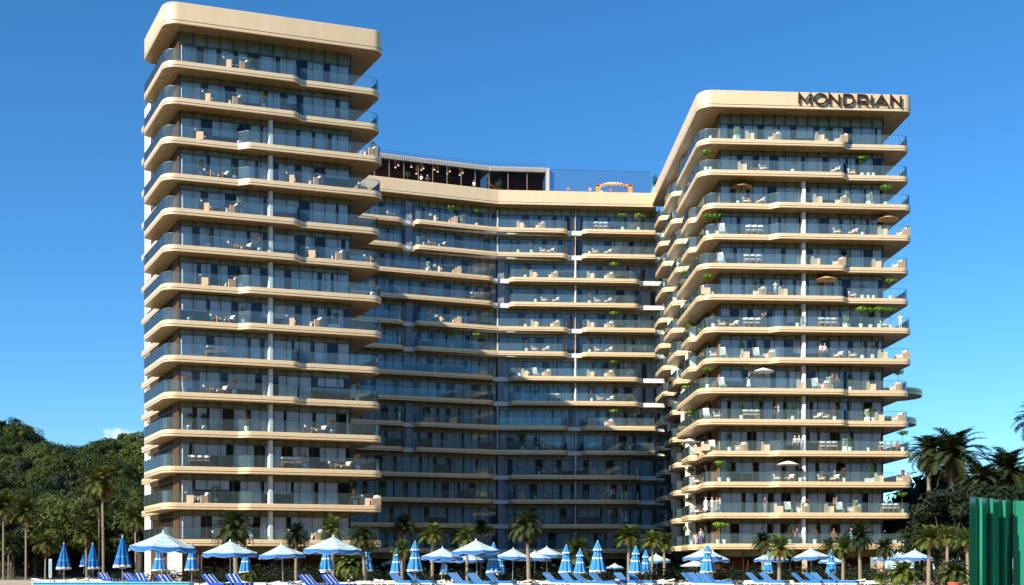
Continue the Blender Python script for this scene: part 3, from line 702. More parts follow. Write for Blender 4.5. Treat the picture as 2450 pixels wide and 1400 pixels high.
#@@OBJECTS
# ---------------------------------------------------------------- fabric
def fabric(name,cols,axis='r',bands=(),rough=.75,trans=.3):
    """stripes by world-free object coordinates: bands = [(upto, colour index)]"""
    m=bpy.data.materials.new(name); m.use_nodes=True; n=m.node_tree.nodes; k=m.node_tree.links.new; n.clear()
    o=n.new('ShaderNodeOutputMaterial'); t=n.new('ShaderNodeTexCoord'); sp=n.new('ShaderNodeSeparateXYZ'); k(t.outputs['Object'],sp.inputs[0])
    if axis=='r':
        a=n.new('ShaderNodeVectorMath'); a.operation='MULTIPLY'; a.inputs[1].default_value=(1,1,0); k(t.outputs['Object'],a.inputs[0])
        l=n.new('ShaderNodeVectorMath'); l.operation='LENGTH'; k(a.outputs[0],l.inputs[0]); src=l.outputs['Value']
    else: src=sp.outputs[{'x':0,'y':1,'z':2}[axis]]
    mr=n.new('ShaderNodeMapRange'); mr.inputs[1].default_value=bands[0][0]; mr.inputs[2].default_value=bands[-1][0]; k(src,mr.inputs[0])
    r=n.new('ShaderNodeValToRGB'); r.color_ramp.interpolation='CONSTANT'; lo,hi=bands[0][0],bands[-1][0]
    els=r.color_ramp.elements
    while len(els)>1: els.remove(els[-1])
    els[0].position=0; els[0].color=(*cols[bands[0][1]],1)
    for v,ci in bands[1:-1]:
        e=els.new((v-lo)/(hi-lo)); e.color=(*cols[ci],1)
    k(mr.outputs[0],r.inputs[0])
    d=n.new('ShaderNodeBsdfDiffuse'); k(r.outputs[0],d.inputs[0]); tl=n.new('ShaderNodeBsdfTranslucent'); k(r.outputs[0],tl.inputs[0])
    ms=n.new('ShaderNodeMixShader'); ms.inputs[0].default_value=trans; k(d.outputs[0],ms.inputs[1]); k(tl.outputs[0],ms.inputs[2]); k(ms.outputs[0],o.inputs[0]); return m
WH=(.74,.76,.72); AQ=(.47,.69,.71); BL=(.05,.21,.58); SK=(.06,.27,.56)
TOPF=fabric('parasol_top_fabric',[AQ,WH],'r',[(0,0),(.28,1),(.42,0),(.72,1),(.86,0),(1.16,1),(1.30,0),(1.62,1),(2,1)])
VAL=fabric('parasol_valance',[BL,WH],'z',[(-1,1),(-.305,0),(.2,0)],trans=.35)
CLF=fabric('closed_parasol_fabric',[SK,WH],'z',[(0,1),(.075,0),(.80,1),(.90,0),(1.37,1),(1.45,0),(3,0)],trans=.12)
CLP=fabric('flower_print_fabric',[(.03,.16,.42),(.72,.68,.66),(.10,.30,.55)],'z',[(0,1),(.14,0),(.62,2),(.70,0),(3,0)],trans=.1)
POLE=mat('pole_grey',(.42,.42,.42),.35,.5); POLEW=mat('pole_white',(.75,.74,.70),.5)
def open_parasol():
    root=empty('parasol'); Rr=1.75; n=8; sub=6; H=2.55; rise=.78
    c=MB(); rings=10; 
    def pt(i,a):      # scalloped, panels sag between the ribs
        f=i/rings; seg=(a/(2*pi/n))%1; sag=math.sin(pi*seg)
        ca=math.cos(pi/n)/math.cos(pi/n*(2*seg-1)); rr=Rr*f*(ca*.6+.4*1)
        return (rr*math.cos(a),rr*math.sin(a),H+rise*(1-f)**1.12*1.0-.05*sag*f+ (.03 if f==1 else 0))
    N=n*sub; base=len(c.v)
    for i in range(rings+1):
        for j in range(N): c.v.append(pt(max(i,.05),2*pi*j/N))
    for i in range(rings):
        for j in range(N): a=i*N+j;b=i*N+(j+1)%N; c.f.append((a,b,b+N,a+N)); c.m.append(0)
    can=c.build('canopy',[TOPF],root,smooth=25)
    v=MB()
    for j in range(N+1):
        a=2*pi*j/N; x,y,z=pt(rings,a); seg=(j/sub)%1; dp=.17+.10*math.sin(pi*seg)
        v.v+=[(x,y,z-H+0.0),(x*1.012,y*1.012,z-H-dp)]
    # object space shifted so stripes by z hold: valance object sits at canopy height
    for j in range(N): v.f.append((2*j,2*j+1,2*j+3,2*j+2)); v.m.append(0)
    vo=v.build('valance',[VAL],can); vo.location=(0,0,H)
    t=MB()
    for j in range(N):
        a=2*pi*j/N; b=2*pi*(j+1)/N; p=[Vector(pt(rings,a_)) for a_ in(a,b)]; dp=[.17+.10*math.sin(pi*((jj/sub)%1)) for jj in(j,j+1)]
        q=[Vector((p[i].x*1.014,p[i].y*1.014,p[i].z-dp[i])) for i in(0,1)]; t.bar(q[0],q[1],.010,0,3)
    t.build('trim',[mat('white_trim',(.8,.8,.78),.7)],can)
    k=MB(); k.bar((0,0,0),(0,0,H+rise),.03,0,8); k.build('pole',[POLE],root)
    rb=MB()
    for j in range(n):
        a=2*pi*j/n; x,y,z=pt(rings,a); rb.bar((0,0,H+rise*.9),(x,y,z-.03),.012,0,4); rb.bar((0,0,H-.15),(x*.5,y*.5,H+.28),.010,0,4)
    rb.build('ribs',[POLEW],root)
    f=MB(); f.lathe([(.05,H+rise-.03),(.045,H+rise+.05),(.01,H+rise+.12)],8); f.build('finial',[POLEW],root)
    bs=MB(); bs.lathe([(.28,0),(.28,.06),(.07,.1),(.05,.3)],12); bs.build('base',[POLE],root); return root
def closed_parasol(mt,tier=True,name='parasol'):
    root=empty(name); z0=.95; Ht=1.85; n=8; N=n*6; c=MB(); rows=14
    for i in range(rows+1):
        f=i/rows
        for j in range(N):
            a=2*pi*j/N; pl=abs(math.sin(a*n/2)); r=(.06+.50*f**.9)*(.72+.28*pl)+.02*math.sin(a*3+f*4)*f
            c.v.append((r*math.cos(a),r*math.sin(a),Ht*(1-f)+(.05*math.sin(a*n)*f if i==rows else 0)))
    for i in range(rows):
        for j in range(N): a=i*N+j;b=i*N+(j+1)%N; c.f.append((a,a+N,b+N,b)); c.m.append(0)
    can=c.build('canopy',[mt],root,smooth=50); can.location=(0,0,z0)
    if tier:
        t=MB()
        for i in range(4):
            f=i/3
            for j in range(N):
                a=2*pi*j/N; pl=abs(math.sin(a*n/2)); r=(.07+.24*f)*(.8+.3*pl); t.v.append((r*math.cos(a),r*math.sin(a),Ht+.06-.55*f-(.05*pl if i==3 else 0)))
        for i in range(3):
            for j in range(N): a=i*N+j;b=i*N+(j+1)%N; t.f.append((a,a+N,b+N,b)); t.m.append(0)
        to=t.build('top_flounce',[mt],can,smooth=50)
    rb=MB()
    for j in range(n): a=2*pi*(j+.5)/n; rb.bar((0,0,z0-.12),(.5*math.cos(a),.5*math.sin(a),z0+.03),.010,0,4)
    rb.build('ribs',[POLEW],root)
    k=MB(); k.bar((0,0,0),(0,0,z0+Ht+.1),.026,0,8); k.build('pole',[POLE],root)
    f=MB(); f.lathe([(.035,z0+Ht),(.045,z0+Ht+.06),(.02,z0+Ht+.1),(.03,z0+Ht+.13),(.003,z0+Ht+.18)],8); f.build('finial',[POLEW],root)
    return root
OP=open_parasol()
ops=[(385,1268,166,'largest open blue and white parasol, at the left tower corner'),
(551,1290,147,'open striped parasol half hidden by the shaggy palm'),
(678,1299,125,'low open striped parasol in front of the left tower'),
(795,1279,146,'tall open striped parasol at the left tower right corner'),
(1056,1307,122,'open striped parasol left of the large courtyard one'),
(1142,1288,124,'large open striped parasol in the middle of the courtyard'),
(1118,1319,98,'small open parasol under the edge of the large courtyard one'),
(1226,1309,108,'open parasol between the large courtyard one and the shaggy palm'),
(1279,1316,86,'open parasol directly behind the pale palm trunk'),
(1571,1323,84,'small open parasol beside two closed ones at the wing corner'),
(1682,1310,108,'open parasol behind a closed umbrella at the right tower left corner'),
(1703,1318,104,'open parasol hidden behind another at the right tower left corner'),
(1845,1325,100,'open parasol behind the fruiting palm in front of the right tower'),
(1943,1309,108,'open parasol in front of the right tower, the tallest there'),
(1990,1330,76,'low open parasol behind a closed one before the right tower'),
(2186,1312,106,'open striped parasol at the right tower right corner'),
(2128,1318,84,'open parasol half behind the corner one of the right tower'),
(2277,1325,90,'open striped parasol above the cycad with the red pot')]
for i,(px,ty,w,lab) in enumerate(ops):
    D=F*3.5/w; zt=zat(ty,D); zt=max(zt,2.4)
    s=zt/3.45
    o=place(OP,(at(px,D),D,zt-3.45 if zt>3.45 else 0),(i*.37)%.78,1 if zt>3.45 else max(.82,s),lab,'parasol','open striped parasols by the pool'); o.rotation_euler=(R(1.6*math.sin(i*2.3)),R(2.0*math.cos(i*1.7)),(i*.37)%.78)
    if zt<=3.45: pass
dk=[(1063,1345,88,125),(1471,1333,56,128),(1308,1342,110,122),(1165,1336,90,140),(940,1340,70,130)]
for i,(px,ty,w,D) in enumerate(dk):
    place(OP,(at(px,D),D,0),.3*i,(w/F*D/3.5)*.8,['first','second','third','fourth','fifth'][i]+' shaded dark parasol at the back of the courtyard','parasol','open striped parasols by the pool')
CP=closed_parasol(CLF); CQ=closed_parasol(CLP,False,'parasol')
cps=[(382,1300,1356,'closed striped umbrella right under the largest open parasol'),(459,1299,1355,'closed striped umbrella at the edge of the largest open parasol'),
(588,1308,1361,'closed striped umbrella between palm trunks'),(781,1297,1356,'closed striped umbrella below the tall open parasol, front one'),(783,1310,1361,'closed umbrella just behind the one below the tall parasol'),
(877,1302,1357,'closed striped umbrella behind the slender leaning palm'),(949,1310,1362,'small closed umbrella left of the feathery palm'),(993,1293,1356,'tall closed umbrella right of the feathery palm'),
(1181,1297,1359,'closed umbrella at the right edge of the large courtyard parasol'),(1355,1302,1360,'closed striped umbrella, left one of the courtyard three'),(1388,1311,1363,'closed striped umbrella, shortest of the courtyard three'),
(1430,1292,1357,'closed striped umbrella, tallest of the courtyard three'),(1424,1318,1364,'closed umbrella hidden behind the tallest of the courtyard three'),(1521,1305,1361,'closed umbrella beside the fruiting palm trunk'),(1545,1315,1364,'closed umbrella touching the small open parasol'),
(1693,1301,1360,'tall closed umbrella before the right tower left corner'),(1838,1318,1364,'closed umbrella left of the fruiting palm at the right tower'),(1989,1315,1364,'closed umbrella overlapping the tallest right tower parasol')]
for i,(px,ty,by,lab) in enumerate(cps):
    D=F*1.9/(by-ty)*.92; zt=zat(ty,D)
    place(CP,(at(px,D),D,zt-2.98),i*.9,1,lab,'closed parasol','closed striped parasols by the pool')
for px,D in((1063,128),(1198,120),(1515,122)):
    place(CP,(at(px,D),D,-.2),px*.1,1,{1063:'closed navy umbrella in deep shade left of the courtyard middle',1198:'closed navy umbrella in deep shade at the courtyard middle',1515:'closed navy umbrella in deep shade at the courtyard right'}[px],'closed parasol','closed striped parasols by the pool')
for i,(px,ty,by,lab) in enumerate([(153,1297,1357,'closed flower print umbrella with white fringe, leftmost'),(222,1298,1357,'closed flower print umbrella, middle of the left three'),(201,1318,1353,'small closed flower print umbrella behind the middle one'),(293,1279,1352,'tallest closed flower print umbrella, next to the hotel')]):
    D=F*1.9/(by-ty); zt=zat(ty,D)
    place(CQ,(at(px,D),D,zt-2.98),i*.8,1,lab,'closed parasol','flower print parasols')
# ---------------------------------------------------------------- loungers
STR=fabric('lounger_stripes',[(.02,.09,.45),(.78,.78,.76)],'y',[(-1,0),(-.21,1),(-.13,0),(.04,1),(.12,0),(.28,1),(1,1)],trans=.05)
STR2=fabric('lounger_fine_stripes',[(.03,.18,.48),(.50,.65,.72)],'y',[(-1,0),(-.22,1),(-.16,0),(-.02,1),(.04,0),(.18,1),(.24,0),(1,0)],trans=.05)
LW=mat('lounger_white',(.78,.78,.74),.5); CUW=mat('cushion_white',(.80,.78,.73),.85,bump=(9,.3,.02))
def lounger(mt,ang=38,name='sun_lounger'):
    root=empty(name); f=MB()
    for s in(-1,1): f.box((.1,s*.33,.30),(.95,.025,.03))
    for x in(-.80,1.0): f.box((x,0,.30),(.03,.33,.03))
    f.build('frame',[LW],root)
    for x in(-.75,.95):
        for s in(-1,1):
            l=MB(); l.box((x,s*.33,.14),(.025,.025,.14)); l.build('leg',[LW],root)
    c=MB(); nseg=6
    for i in range(nseg): c.box((-.10+.98*(i+.5)/nseg+.08,0,.405),(.49/nseg-.006,.33,.075))
    c.build('seat_cushion',[mt],root)
    a=R(ang); b=MB(); M=Matrix.Rotation(a,3,'Y')
    for i in range(5):
        d=.07+.15*i; b.box((-.12-d*math.cos(a),0,.38+d*math.sin(a)+.02),(.078,.31,.04),0,0,M)
    b.build('backrest',[mt],root)
    return root
LA=lounger(STR); LB=lounger(STR2,42); LC=lounger(CUW,12)
names=['first','second','third','fourth','fifth','sixth','seventh','eighth','ninth','tenth','eleventh','twelfth','thirteenth','fourteenth','fifteenth','sixteenth','seventeenth','eighteenth','nineteenth','twentieth']
la=[(243,92,0),(303,84,0),(329,82,0),(388,62,0),(498,66,0),(551,68,0),(732,62,0),(786,63,0)]
for i,(px,D,_) in enumerate(la):
    place(LA,(at(px,D)+.45,D,0),R(-42+7*math.sin(i*2.2)),1.16,f'{names[i]} raised lounger with broad blue stripes from the left','sun lounger','striped sun loungers')
lb=[(944,80),(988,80),(1087,76),(1132,74),(1177,77),(1312,82),(1351,80),(1386,78),(1424,76),(1482,80),(1516,80),(1643,80),(1658,84),(1682,78),(1696,76),(1800,82),(1834,80),(1906,80),(1938,86),(1957,80),(1992,80)]
for i,(px,D) in enumerate(lb):
    nm=['first','second','third','fourth','fifth','sixth','seventh','eighth','ninth','tenth'][i] if i<10 else ['first','second','third','fourth','fifth','sixth','seventh','eighth','ninth','tenth','eleventh'][i-10]
    place(LB,(at(px,D)+.45,D+.4*math.sin(i*2.1),0),R(-38+9*math.sin(i*1.9)),1.16,f'{nm} fine striped raised lounger counted from {"the courtyard palm leftwards end" if i<10 else "the small corner parasol"}','sun lounger','fine striped sun loungers')
lc=[(105,92),(158,92),(188,94),(232,96),(478,70),(530,74),(605,74),(638,74),(690,76),(722,72),(833,76),(888,84),(925,86),(1035,84),(1075,86),(1110,86),(1205,84),(1240,82),(1300,84),(1372,88),(1410,88),(1500,88),(1560,86),(1585,88),(1670,90),(1720,88),(1815,88),(1865,88),(2040,88),(2105,86)]
for i,(px,D) in enumerate(lc):
    zone='before the hill' if px<260 else('before the left tower' if px<850 else ('in the courtyard' if px<1600 else 'before the right tower'))
    k=sum(1 for q,_ in lc[:i] if ('before the hill' if q<260 else('before the left tower' if q<850 else ('in the courtyard' if q<1600 else 'before the right tower')))==zone)
    place(LC,(at(px,D),D,0),R(180 if i%3 else -10),1,f'{names[k]} low white cushioned lounger {zone}, from the left','sun lounger','white sun loungers')
mb=MB(); x0,x1=at(78,58),at(452,58); mb.box(((x0+x1)/2,58.5,.33),((x1-x0)/2,.5,.33),0); mb.box(((x0+x1)/2,58.5,.675),((x1-x0)/2+.05,.55,.018),1)
tag(mb.build('pool_wall',[mat('turquoise_tile',(.10,.42,.55),.25,noise=6,col2=(.07,.34,.48)),mat('coping_blue',(.22,.55,.66),.5)]),'long low turquoise tiled wall in front of the left umbrellas','wall')
# white patio umbrella, sign post, green metal wall, far house
WF=mat('canvas_white',(.78,.76,.70),.8)
def small_parasol(mt,name='parasol'):
    root=empty(name); c=MB(); N=8
    prof=[(1.30,1.95),(.9,2.13),(.45,2.29),(.03,2.42)]
    for r_,z in prof:
        for j in range(N): c.v.append((r_*math.cos(2*pi*j/N),r_*math.sin(2*pi*j/N),z))
    for r_,z in [(1.28,1.93),(.03,2.38)]:
        for j in range(N): c.v.append((r_*math.cos(2*pi*j/N),r_*math.sin(2*pi*j/N),z))
    for i in(0,1,2,4):
        for j in range(N): a=i*N+j;b=i*N+(j+1)%N; c.f.append((a,b,b+N,a+N)); c.m.append(0)
    c.build('canopy',[mt],root)
    k=MB(); k.bar((0,0,0),(0,0,2.45),.022,0,6); k.build('pole',[WOOD],root)
    rb=MB()
    for j in range(N): a=2*pi*j/N; rb.bar((0,0,2.36),(1.27*math.cos(a),1.27*math.sin(a),1.93),.012,0,4)
    rb.build('ribs',[WOOD],root); b=MB(); b.lathe([(.22,0),(.22,.06),(.04,.1),(.03,.3)],10); b.build('base',[POLE],root); return root
SPW=small_parasol(WF); SPB=small_parasol(mat('canvas_tan',(.50,.28,.13),.8))
place(SPW,(at(1662,112),112,-.5),0,1.05,'white patio umbrella low in the shade by the wing corner','parasol')
sg=empty('sign_post',(at(120.5,62),62,0)); tag(sg,'narrow pale blue sign on a thin post before the hill','sign')
mb=MB(); mb.bar((0,0,0),(0,0,1.2),.035,0,6); mb.build('post',[POLE],sg)
mb=MB(); mb.box((0,0,1.36),(.075,.03,.47)); mb.build('panel',[mat('sign_blue_grey',(.42,.52,.60),.4)],sg)
mb=MB(); 
for i in range(7): mb.box((0,-.034,1.02+.11*i),(.03,.004,.022 if i%2 else .035))
mb.build('lettering',[mat('sign_ink',(.10,.16,.28),.5)],sg)
GREEN_SHADED=mat('green_metal_shaded',(.003,.045,.022),.15,.0,noise=1.5,col2=(.002,.03,.015)); GREEN_SUNLIT=mat('green_metal_sunlit',(.015,.22,.12),.3,.0,noise=1.2,col2=(.010,.16,.085),stretch=(1,1,.3))  # one green paint: shade put into the dark copy, sunlight into the pale
gc=empty('metal_wall',(25.2,61,0)); tag(gc,'glossy green corrugated metal wall at the right edge','metal wall')
mb=MB(); a=Vector((21.66-25.2,57.3-61)); d=-a; ln=d.length; d.normalize(); nn=Vector((d.y,-d.x)); rz=math.atan2(d.y,d.x); hgt=4.74
mb.box((a.x/2-nn.x*.02,a.y/2-nn.y*.02,hgt/2),(ln/2,.02,hgt/2),0,rz)
def wall_t(px):
    q=(px-CX)/F; ax,ay=a.x+25.2,a.y+61; return (q*ay-ax)/(d.x-q*d.y)
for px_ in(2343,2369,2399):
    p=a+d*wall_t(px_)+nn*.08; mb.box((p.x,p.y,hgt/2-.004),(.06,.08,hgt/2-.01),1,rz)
mb.build('corrugated_panel',[GREEN_SHADED,GREEN_SUNLIT],gc)
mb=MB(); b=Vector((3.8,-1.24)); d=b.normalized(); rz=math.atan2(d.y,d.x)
mb.box((b.x/2+.06,b.y/2,hgt/2),(b.length/2,.05,hgt/2),0,rz); mb.box((.03,-.05,hgt/2),(.03,.08,hgt/2+.002),0,rz); mb.build('end_panel',[GREEN_SUNLIT],gc)
hs=empty('house',(at(2334,176),178,0)); tag(hs,'small house with a balcony half hidden by the green metal wall','house')
zb=zat(1262,176)
mb=MB(); mb.box((0.6,1,zb/2+1.2),(2.0,1.6,zb/2+1.2)); mb.build('wall',[mat('house_wall',(.30,.27,.24),.8)],hs)
mb=MB(); mb.box((.4,-.9,zb),(2.3,1.2,.09)); mb.box((.4,-.9,zb+1.75),(1.6,1.2,.06)); 
for x in(-1.0,.25,1.5): mb.box((x,-1.95,zb+.9),(.05,.05,.85))
for i in range(12): mb.box((-1.8+i*.38,-2.0,zb+.4),(.012,.012,.32))
mb.box((.3,-2.0,zb+.72),(2.2,.02,.02)); mb.build('balcony',[mat('house_trim',(.55,.52,.5),.6)],hs)
mb=MB(); mb.box((.7,-.63,zb+.85),(.5,.03,.7)); mb.build('window',[mat('house_pane',(.05,.09,.14),.1)],hs)
mb=MB(); mb.v=[(-1.9,-1.2,zb+2.4),(3.2,-1.2,zb+2.4),(3.2,3,zb+2.4),(-1.9,3,zb+2.4),(-.4,.9,zb+3.6),(1.7,.9,zb+3.6)]; mb.f=[(0,1,5,4),(1,2,5),(2,3,4,5),(3,0,4),(3,2,1,0)]; mb.m=[0]*5; mb.build('roof',[mat('grey_roof',(.30,.29,.29),.8)],hs)
rp=empty('plant_pot',(at(2283,77),77,.0)); tag(rp,'red clay pot under the cycad bush at the right','pot')
mb=MB(); mb.lathe([(.28,0),(.40,.38),(.44,.42),(.42,.47),(.34,.45)],14); mb.build('bowl',[mat('terracotta',(.48,.10,.06),.6)],rp)
# ---------------------------------------------------------------- rooftop awning pavilion
aw=empty('striped_pavilion'); p=cpt(1467,2.5); aw.location=(p.x,p.y,zf); aw.scale=(1,1,.72); tag(aw,'orange framed roof pavilion with white and orange striped awning','pavilion')
wx=2.45; mb=MB(); n=22
AWF=fabric('awning_stripes',[(.85,.82,.78),(.75,.30,.05)],'x',[(-2.6,1)]+[(-2.35+i*.235,i%2) for i in range(20)]+[(2.7,0)],trans=.2)
for i in range(n+1):
    x=-wx+2*wx*i/n; e=(1-(abs(x)/wx)**2.6)
    mb.v+=[(x,-1.6,1.55+.5*e),(x*.8,-.4,2.15+.75*e),(x*.8,1.2,2.15+.75*e)]
for i in range(n): mb.f+=[(3*i,3*i+3,3*i+4,3*i+1),(3*i+1,3*i+4,3*i+5,3*i+2)]; mb.m+=[0,0]
mb.build('awning',[AWF],aw,smooth=40)
OR=mat('orange_paint',(.62,.25,.04),.5); mb=MB()
for s in(-1,1):
    mb.box((s*(wx-.12),-1.5,.9),(.28,.12,.95)); mb.box((s*(wx-.35),-1.5,1.75),(.5,.12,.18))
mb.box((0,-1.5,1.92),(wx-.5,.05,.06)); mb.build('frame',[OR],aw)
mb=MB(); mb.box((0,.9,.9),(wx-.6,.05,.9)); mb.build('back_panel',[mat('sky_blue_panel',(.35,.50,.85),.5)],aw)
# ---------------------------------------------------------------- people
SKIN=mat('skin_light',(.62,.38,.26),.55); SKIND=mat('skin_tan',(.36,.19,.11),.55); HAIR=mat('hair_dark',(.035,.02,.012),.5); HAIRO=mat('hair_ginger',(.50,.17,.04),.5); HAIRB=mat('hair_blond',(.55,.38,.16),.5)
CW=mat('cloth_white',(.80,.79,.76),.8); CN=mat('cloth_navy',(.03,.045,.10),.8); CB=mat('cloth_black',(.025,.025,.03),.8); CJ=mat('denim',(.07,.10,.17),.8); CR_=mat('cloth_red',(.55,.05,.04),.8); CBR=mat('cloth_brown',(.22,.10,.05),.8); CP_=mat('cloth_violet',(.40,.28,.55),.8); CLB=mat('cloth_light_blue',(.35,.62,.68),.8); CGY=mat('cloth_grey',(.38,.38,.40),.8)
BODY={}
def body(pose,skirt=False):
    key=(pose,skirt)
    if key in BODY: return BODY[key]
    V=[];E=[];Rd=[]
    def v(p,r,par=None):
        V.append(p); Rd.append(r if isinstance(r,tuple) else (r,r)); i=len(V)-1
        if par is not None: E.append((par,i))
        return i
    sit=pose=='sit'; hz=.52 if sit else .95
    pel=v((0,0,hz),(.155,.115)); ws=v((0,0,hz+.14),(.135,.10),pel); ch=v((0,.0,hz+.34),(.165,.115),ws); ne0=v((0,.01,hz+.50),(.085,.075),ch); nk=v((0,-.005,hz+.58),.052,ne0)
    ch2=v((0,-.02,hz+.66),(.062,.07),nk); hd=v((0,-.012,hz+.73),(.078,.095),ch2); tp=v((0,0,hz+.80),(.062,.075),hd)
    nose=v((0,-.118,hz+.70),.012,hd)
    for s in(-1,1):
        ear=v((s*.088,.01,hz+.71),.013,hd)
        hp=v((s*.09,0,hz-.06),.095,pel)
        if sit:
            kn=v((s*.12,-.42,hz+.0),.062,hp); an=v((s*.12,-.44,.09),.042,kn); ft=v((s*.12,-.60,.045),.04,an)
        else:
            o=.05 if (pose=='walk' and s>0) else 0
            kn=v((s*.10,-.02-o*2,.50),.062,hp); an=v((s*.11,.02+o,.09),.040,kn); ft=v((s*.12,-.15+o,.04),.04,an); hl=v((s*.11,.06+o,.05),.036,an)
        sh=v((s*.17,.0,hz+.47),.062,ch)
        if pose=='rail': el=v((s*.24,-.06,hz+.22),.042,sh); wr=v((s*.20,-.30,hz+.15),.030,el); dr=Vector((0,-1,-.1))
        elif pose=='hug': el=v((s*.25,-.14,hz+.33),.042,sh); wr=v((s*.04,-.30,hz+.40),.030,el); dr=Vector((-s*.9,-.2,.1))
        elif pose=='point' and s>0: el=v((.26,-.25,hz+.42),.042,sh); wr=v((.22,-.50,hz+.50),.030,el); dr=Vector((0,-1,.1))
        elif pose=='cross': el=v((s*.27,-.05,hz+.24),.042,sh); wr=v((s*.06,-.20,hz+.26),.030,el); dr=Vector((-s,-.2,0))
        elif sit: el=v((s*.25,-.05,hz+.22),.042,sh); wr=v((s*.18,-.28,hz+.14),.030,el); dr=Vector((0,-1,-.2))
        else: el=v((s*.25,.02,hz+.20),.042,sh); wr=v((s*.26,-.05,hz-.04),.030,el); dr=Vector((0,-.25,-1))
        dr.normalize(); W_=Vector(V[wr]); side=dr.cross(Vector((0,0,1)) if abs(dr.z)<.8 else Vector((0,1,0))).normalized()
        pm=v(tuple(W_+dr*.07),(.034,.018),wr)
        for q,(off,ln) in enumerate(((-.030,.068),(-.010,.080),(.010,.076),(.030,.060))):
            k1=v(tuple(W_+dr*.10+side*off),.0095,pm); k2=v(tuple(W_+dr*(.10+ln*.6)+side*off*1.1-Vector((0,0,.012))),.0085,k1); v(tuple(W_+dr*(.10+ln)+side*off*1.1-Vector((0,0,.034))),.0075,k2)
        t1=v(tuple(W_+dr*.05+side*(-s*.045)),.011,pm); v(tuple(W_+dr*.10+side*(-s*.06)-Vector((0,0,.01))),.009,t1)
    me=bpy.data.meshes.new('b'); me.from_pydata(V,E,[]); ob=bpy.data.objects.new('b',me); COL.objects.link(ob)
    md=ob.modifiers.new('s','SKIN'); md.use_smooth_shade=True
    sv=me.skin_vertices[0].data
    for i,r_ in enumerate(Rd): sv[i].radius=r_; sv[i].use_root=(i==0)
    sb=ob.modifiers.new('u','SUBSURF'); sb.levels=1; sb.render_levels=1
    dg=bpy.context.evaluated_depsgraph_get(); m2=bpy.data.meshes.new_from_object(ob.evaluated_get(dg))
    bpy.data.objects.remove(ob); BODY[key]=(m2,hz); return BODY[key]
def person(pose,loc,rz,skin,hair,top,bot,shoe,label,dress=False,longhair=False,sc=1.0,sleeve=True,group=None):
    m,hz=body(pose); me=m.copy(); 
    for mt in(skin,top,bot,shoe): me.materials.append(mt)
    sit=pose=='sit'
    for p in me.polygons:
        c=p.center; z=c.z; mi=0
        if z>hz+.52: mi=0
        elif z>hz+.02:
            ax=abs(c.x)
            far=ax>.20 or c.y<-.13
            mi=1 if not far else (1 if (z>hz+.36 and ax<.26 and c.y>-.12) else 0)
        elif z>.10: mi=2 if abs(c.x)<.215 or sit else 0
        else: mi=3
        if not sleeve and mi==1 and abs(c.x)>.17: mi=0
        p.material_index=mi
    root=bpy.data.objects.new('person',me); COL.objects.link(root); root.location=loc; root.rotation_euler=(0,0,rz); root.scale=(sc,)*3
    tag(root,label,'person',group)
    h=MB(); n=12
    for i in range(6):
        t=i/5*pi*.62
        for j in range(n):
            a=2*pi*j/n; h.v.append((.100*math.sin(t)*math.cos(a),.022+.115*math.sin(t)*math.sin(a)+(.02 if i>2 else 0),hz+.75+.115*math.cos(t)+(.05 if (i>3 and math.sin(a)<-.2) else 0)))
    for i in range(5):
        for j in range(n): a=i*n+j;b=i*n+(j+1)%n; h.f.append((a,a+n,b+n,b)); h.m.append(0)
    if longhair: h.tube([(0,.07,hz+.78),(0,.10,hz+.62),(0,.11,hz+.42)],[.08,.085,.04],8)
    h.build('hair',[hair],root,smooth=60)
    e=MB()
    for s in(-1,1): e.lathe([(.0,-.008),(.011,0),(0,.008)],6,(s*.032,-.098,hz+.735),caps=False)
    e.build('eyes',[HAIR],root); mo=MB(); mo.box((0,-.098,hz+.655),(.022,.008,.005)); mo.build('mouth',[CR_],root)
    if dress:
        d=MB(); d.lathe([(.15,hz+.12),(.19,hz-.1),(.25,hz-.45),(.29,hz-.68)],16,caps=False); d.build('skirt',[bot],root,smooth=60)
    return root
# ---------------------------------------------------------------- balcony furniture and plants
TAN=mat('rattan_tan',(.60,.42,.28),.7,noise=14,col2=(.48,.32,.20)); TEAK=mat('teak_orange',(.55,.25,.09),.5,noise=5,col2=(.42,.17,.05))
POT=mat('pot_white',(.78,.77,.74),.5); SHRUB=leafmat('shrub_leaves',(.03,.05,.015),(.12,.13,.04),5); RUST=leafmat('rusty_leaves',(.08,.035,.012),(.26,.14,.05),5)
FRESH=leafmat('fresh_leaves',(.06,.14,.012),(.22,.42,.04),4); PALE=leafmat('pale_cactus',(.14,.20,.10),(.42,.46,.30),5,.1); DARKG=leafmat('dark_shrub',(.012,.035,.012),(.04,.09,.03),5)
def armchair():
    r=empty('armchair'); m=MB(); m.box((0,.40,.40),(.50,.07,.40)); m.box((-.45,-.02,.30),(.05,.36,.30)); m.box((.45,-.02,.30),(.05,.36,.30)); m.box((0,-.02,.12),(.40,.36,.08)); m.build('shell',[TAN],r)
    m=MB(); m.box((0,-.03,.29),(.39,.34,.085)); m.build('seat_cushion',[CUW],r)
    for x in(-.20,.20):
        m=MB(); m.box((x,.27,.62),(.185,.08,.235),0,0,Matrix.Rotation(R(-10),3,'X')); m.build('back_cushion',[CUW],r)
    return r
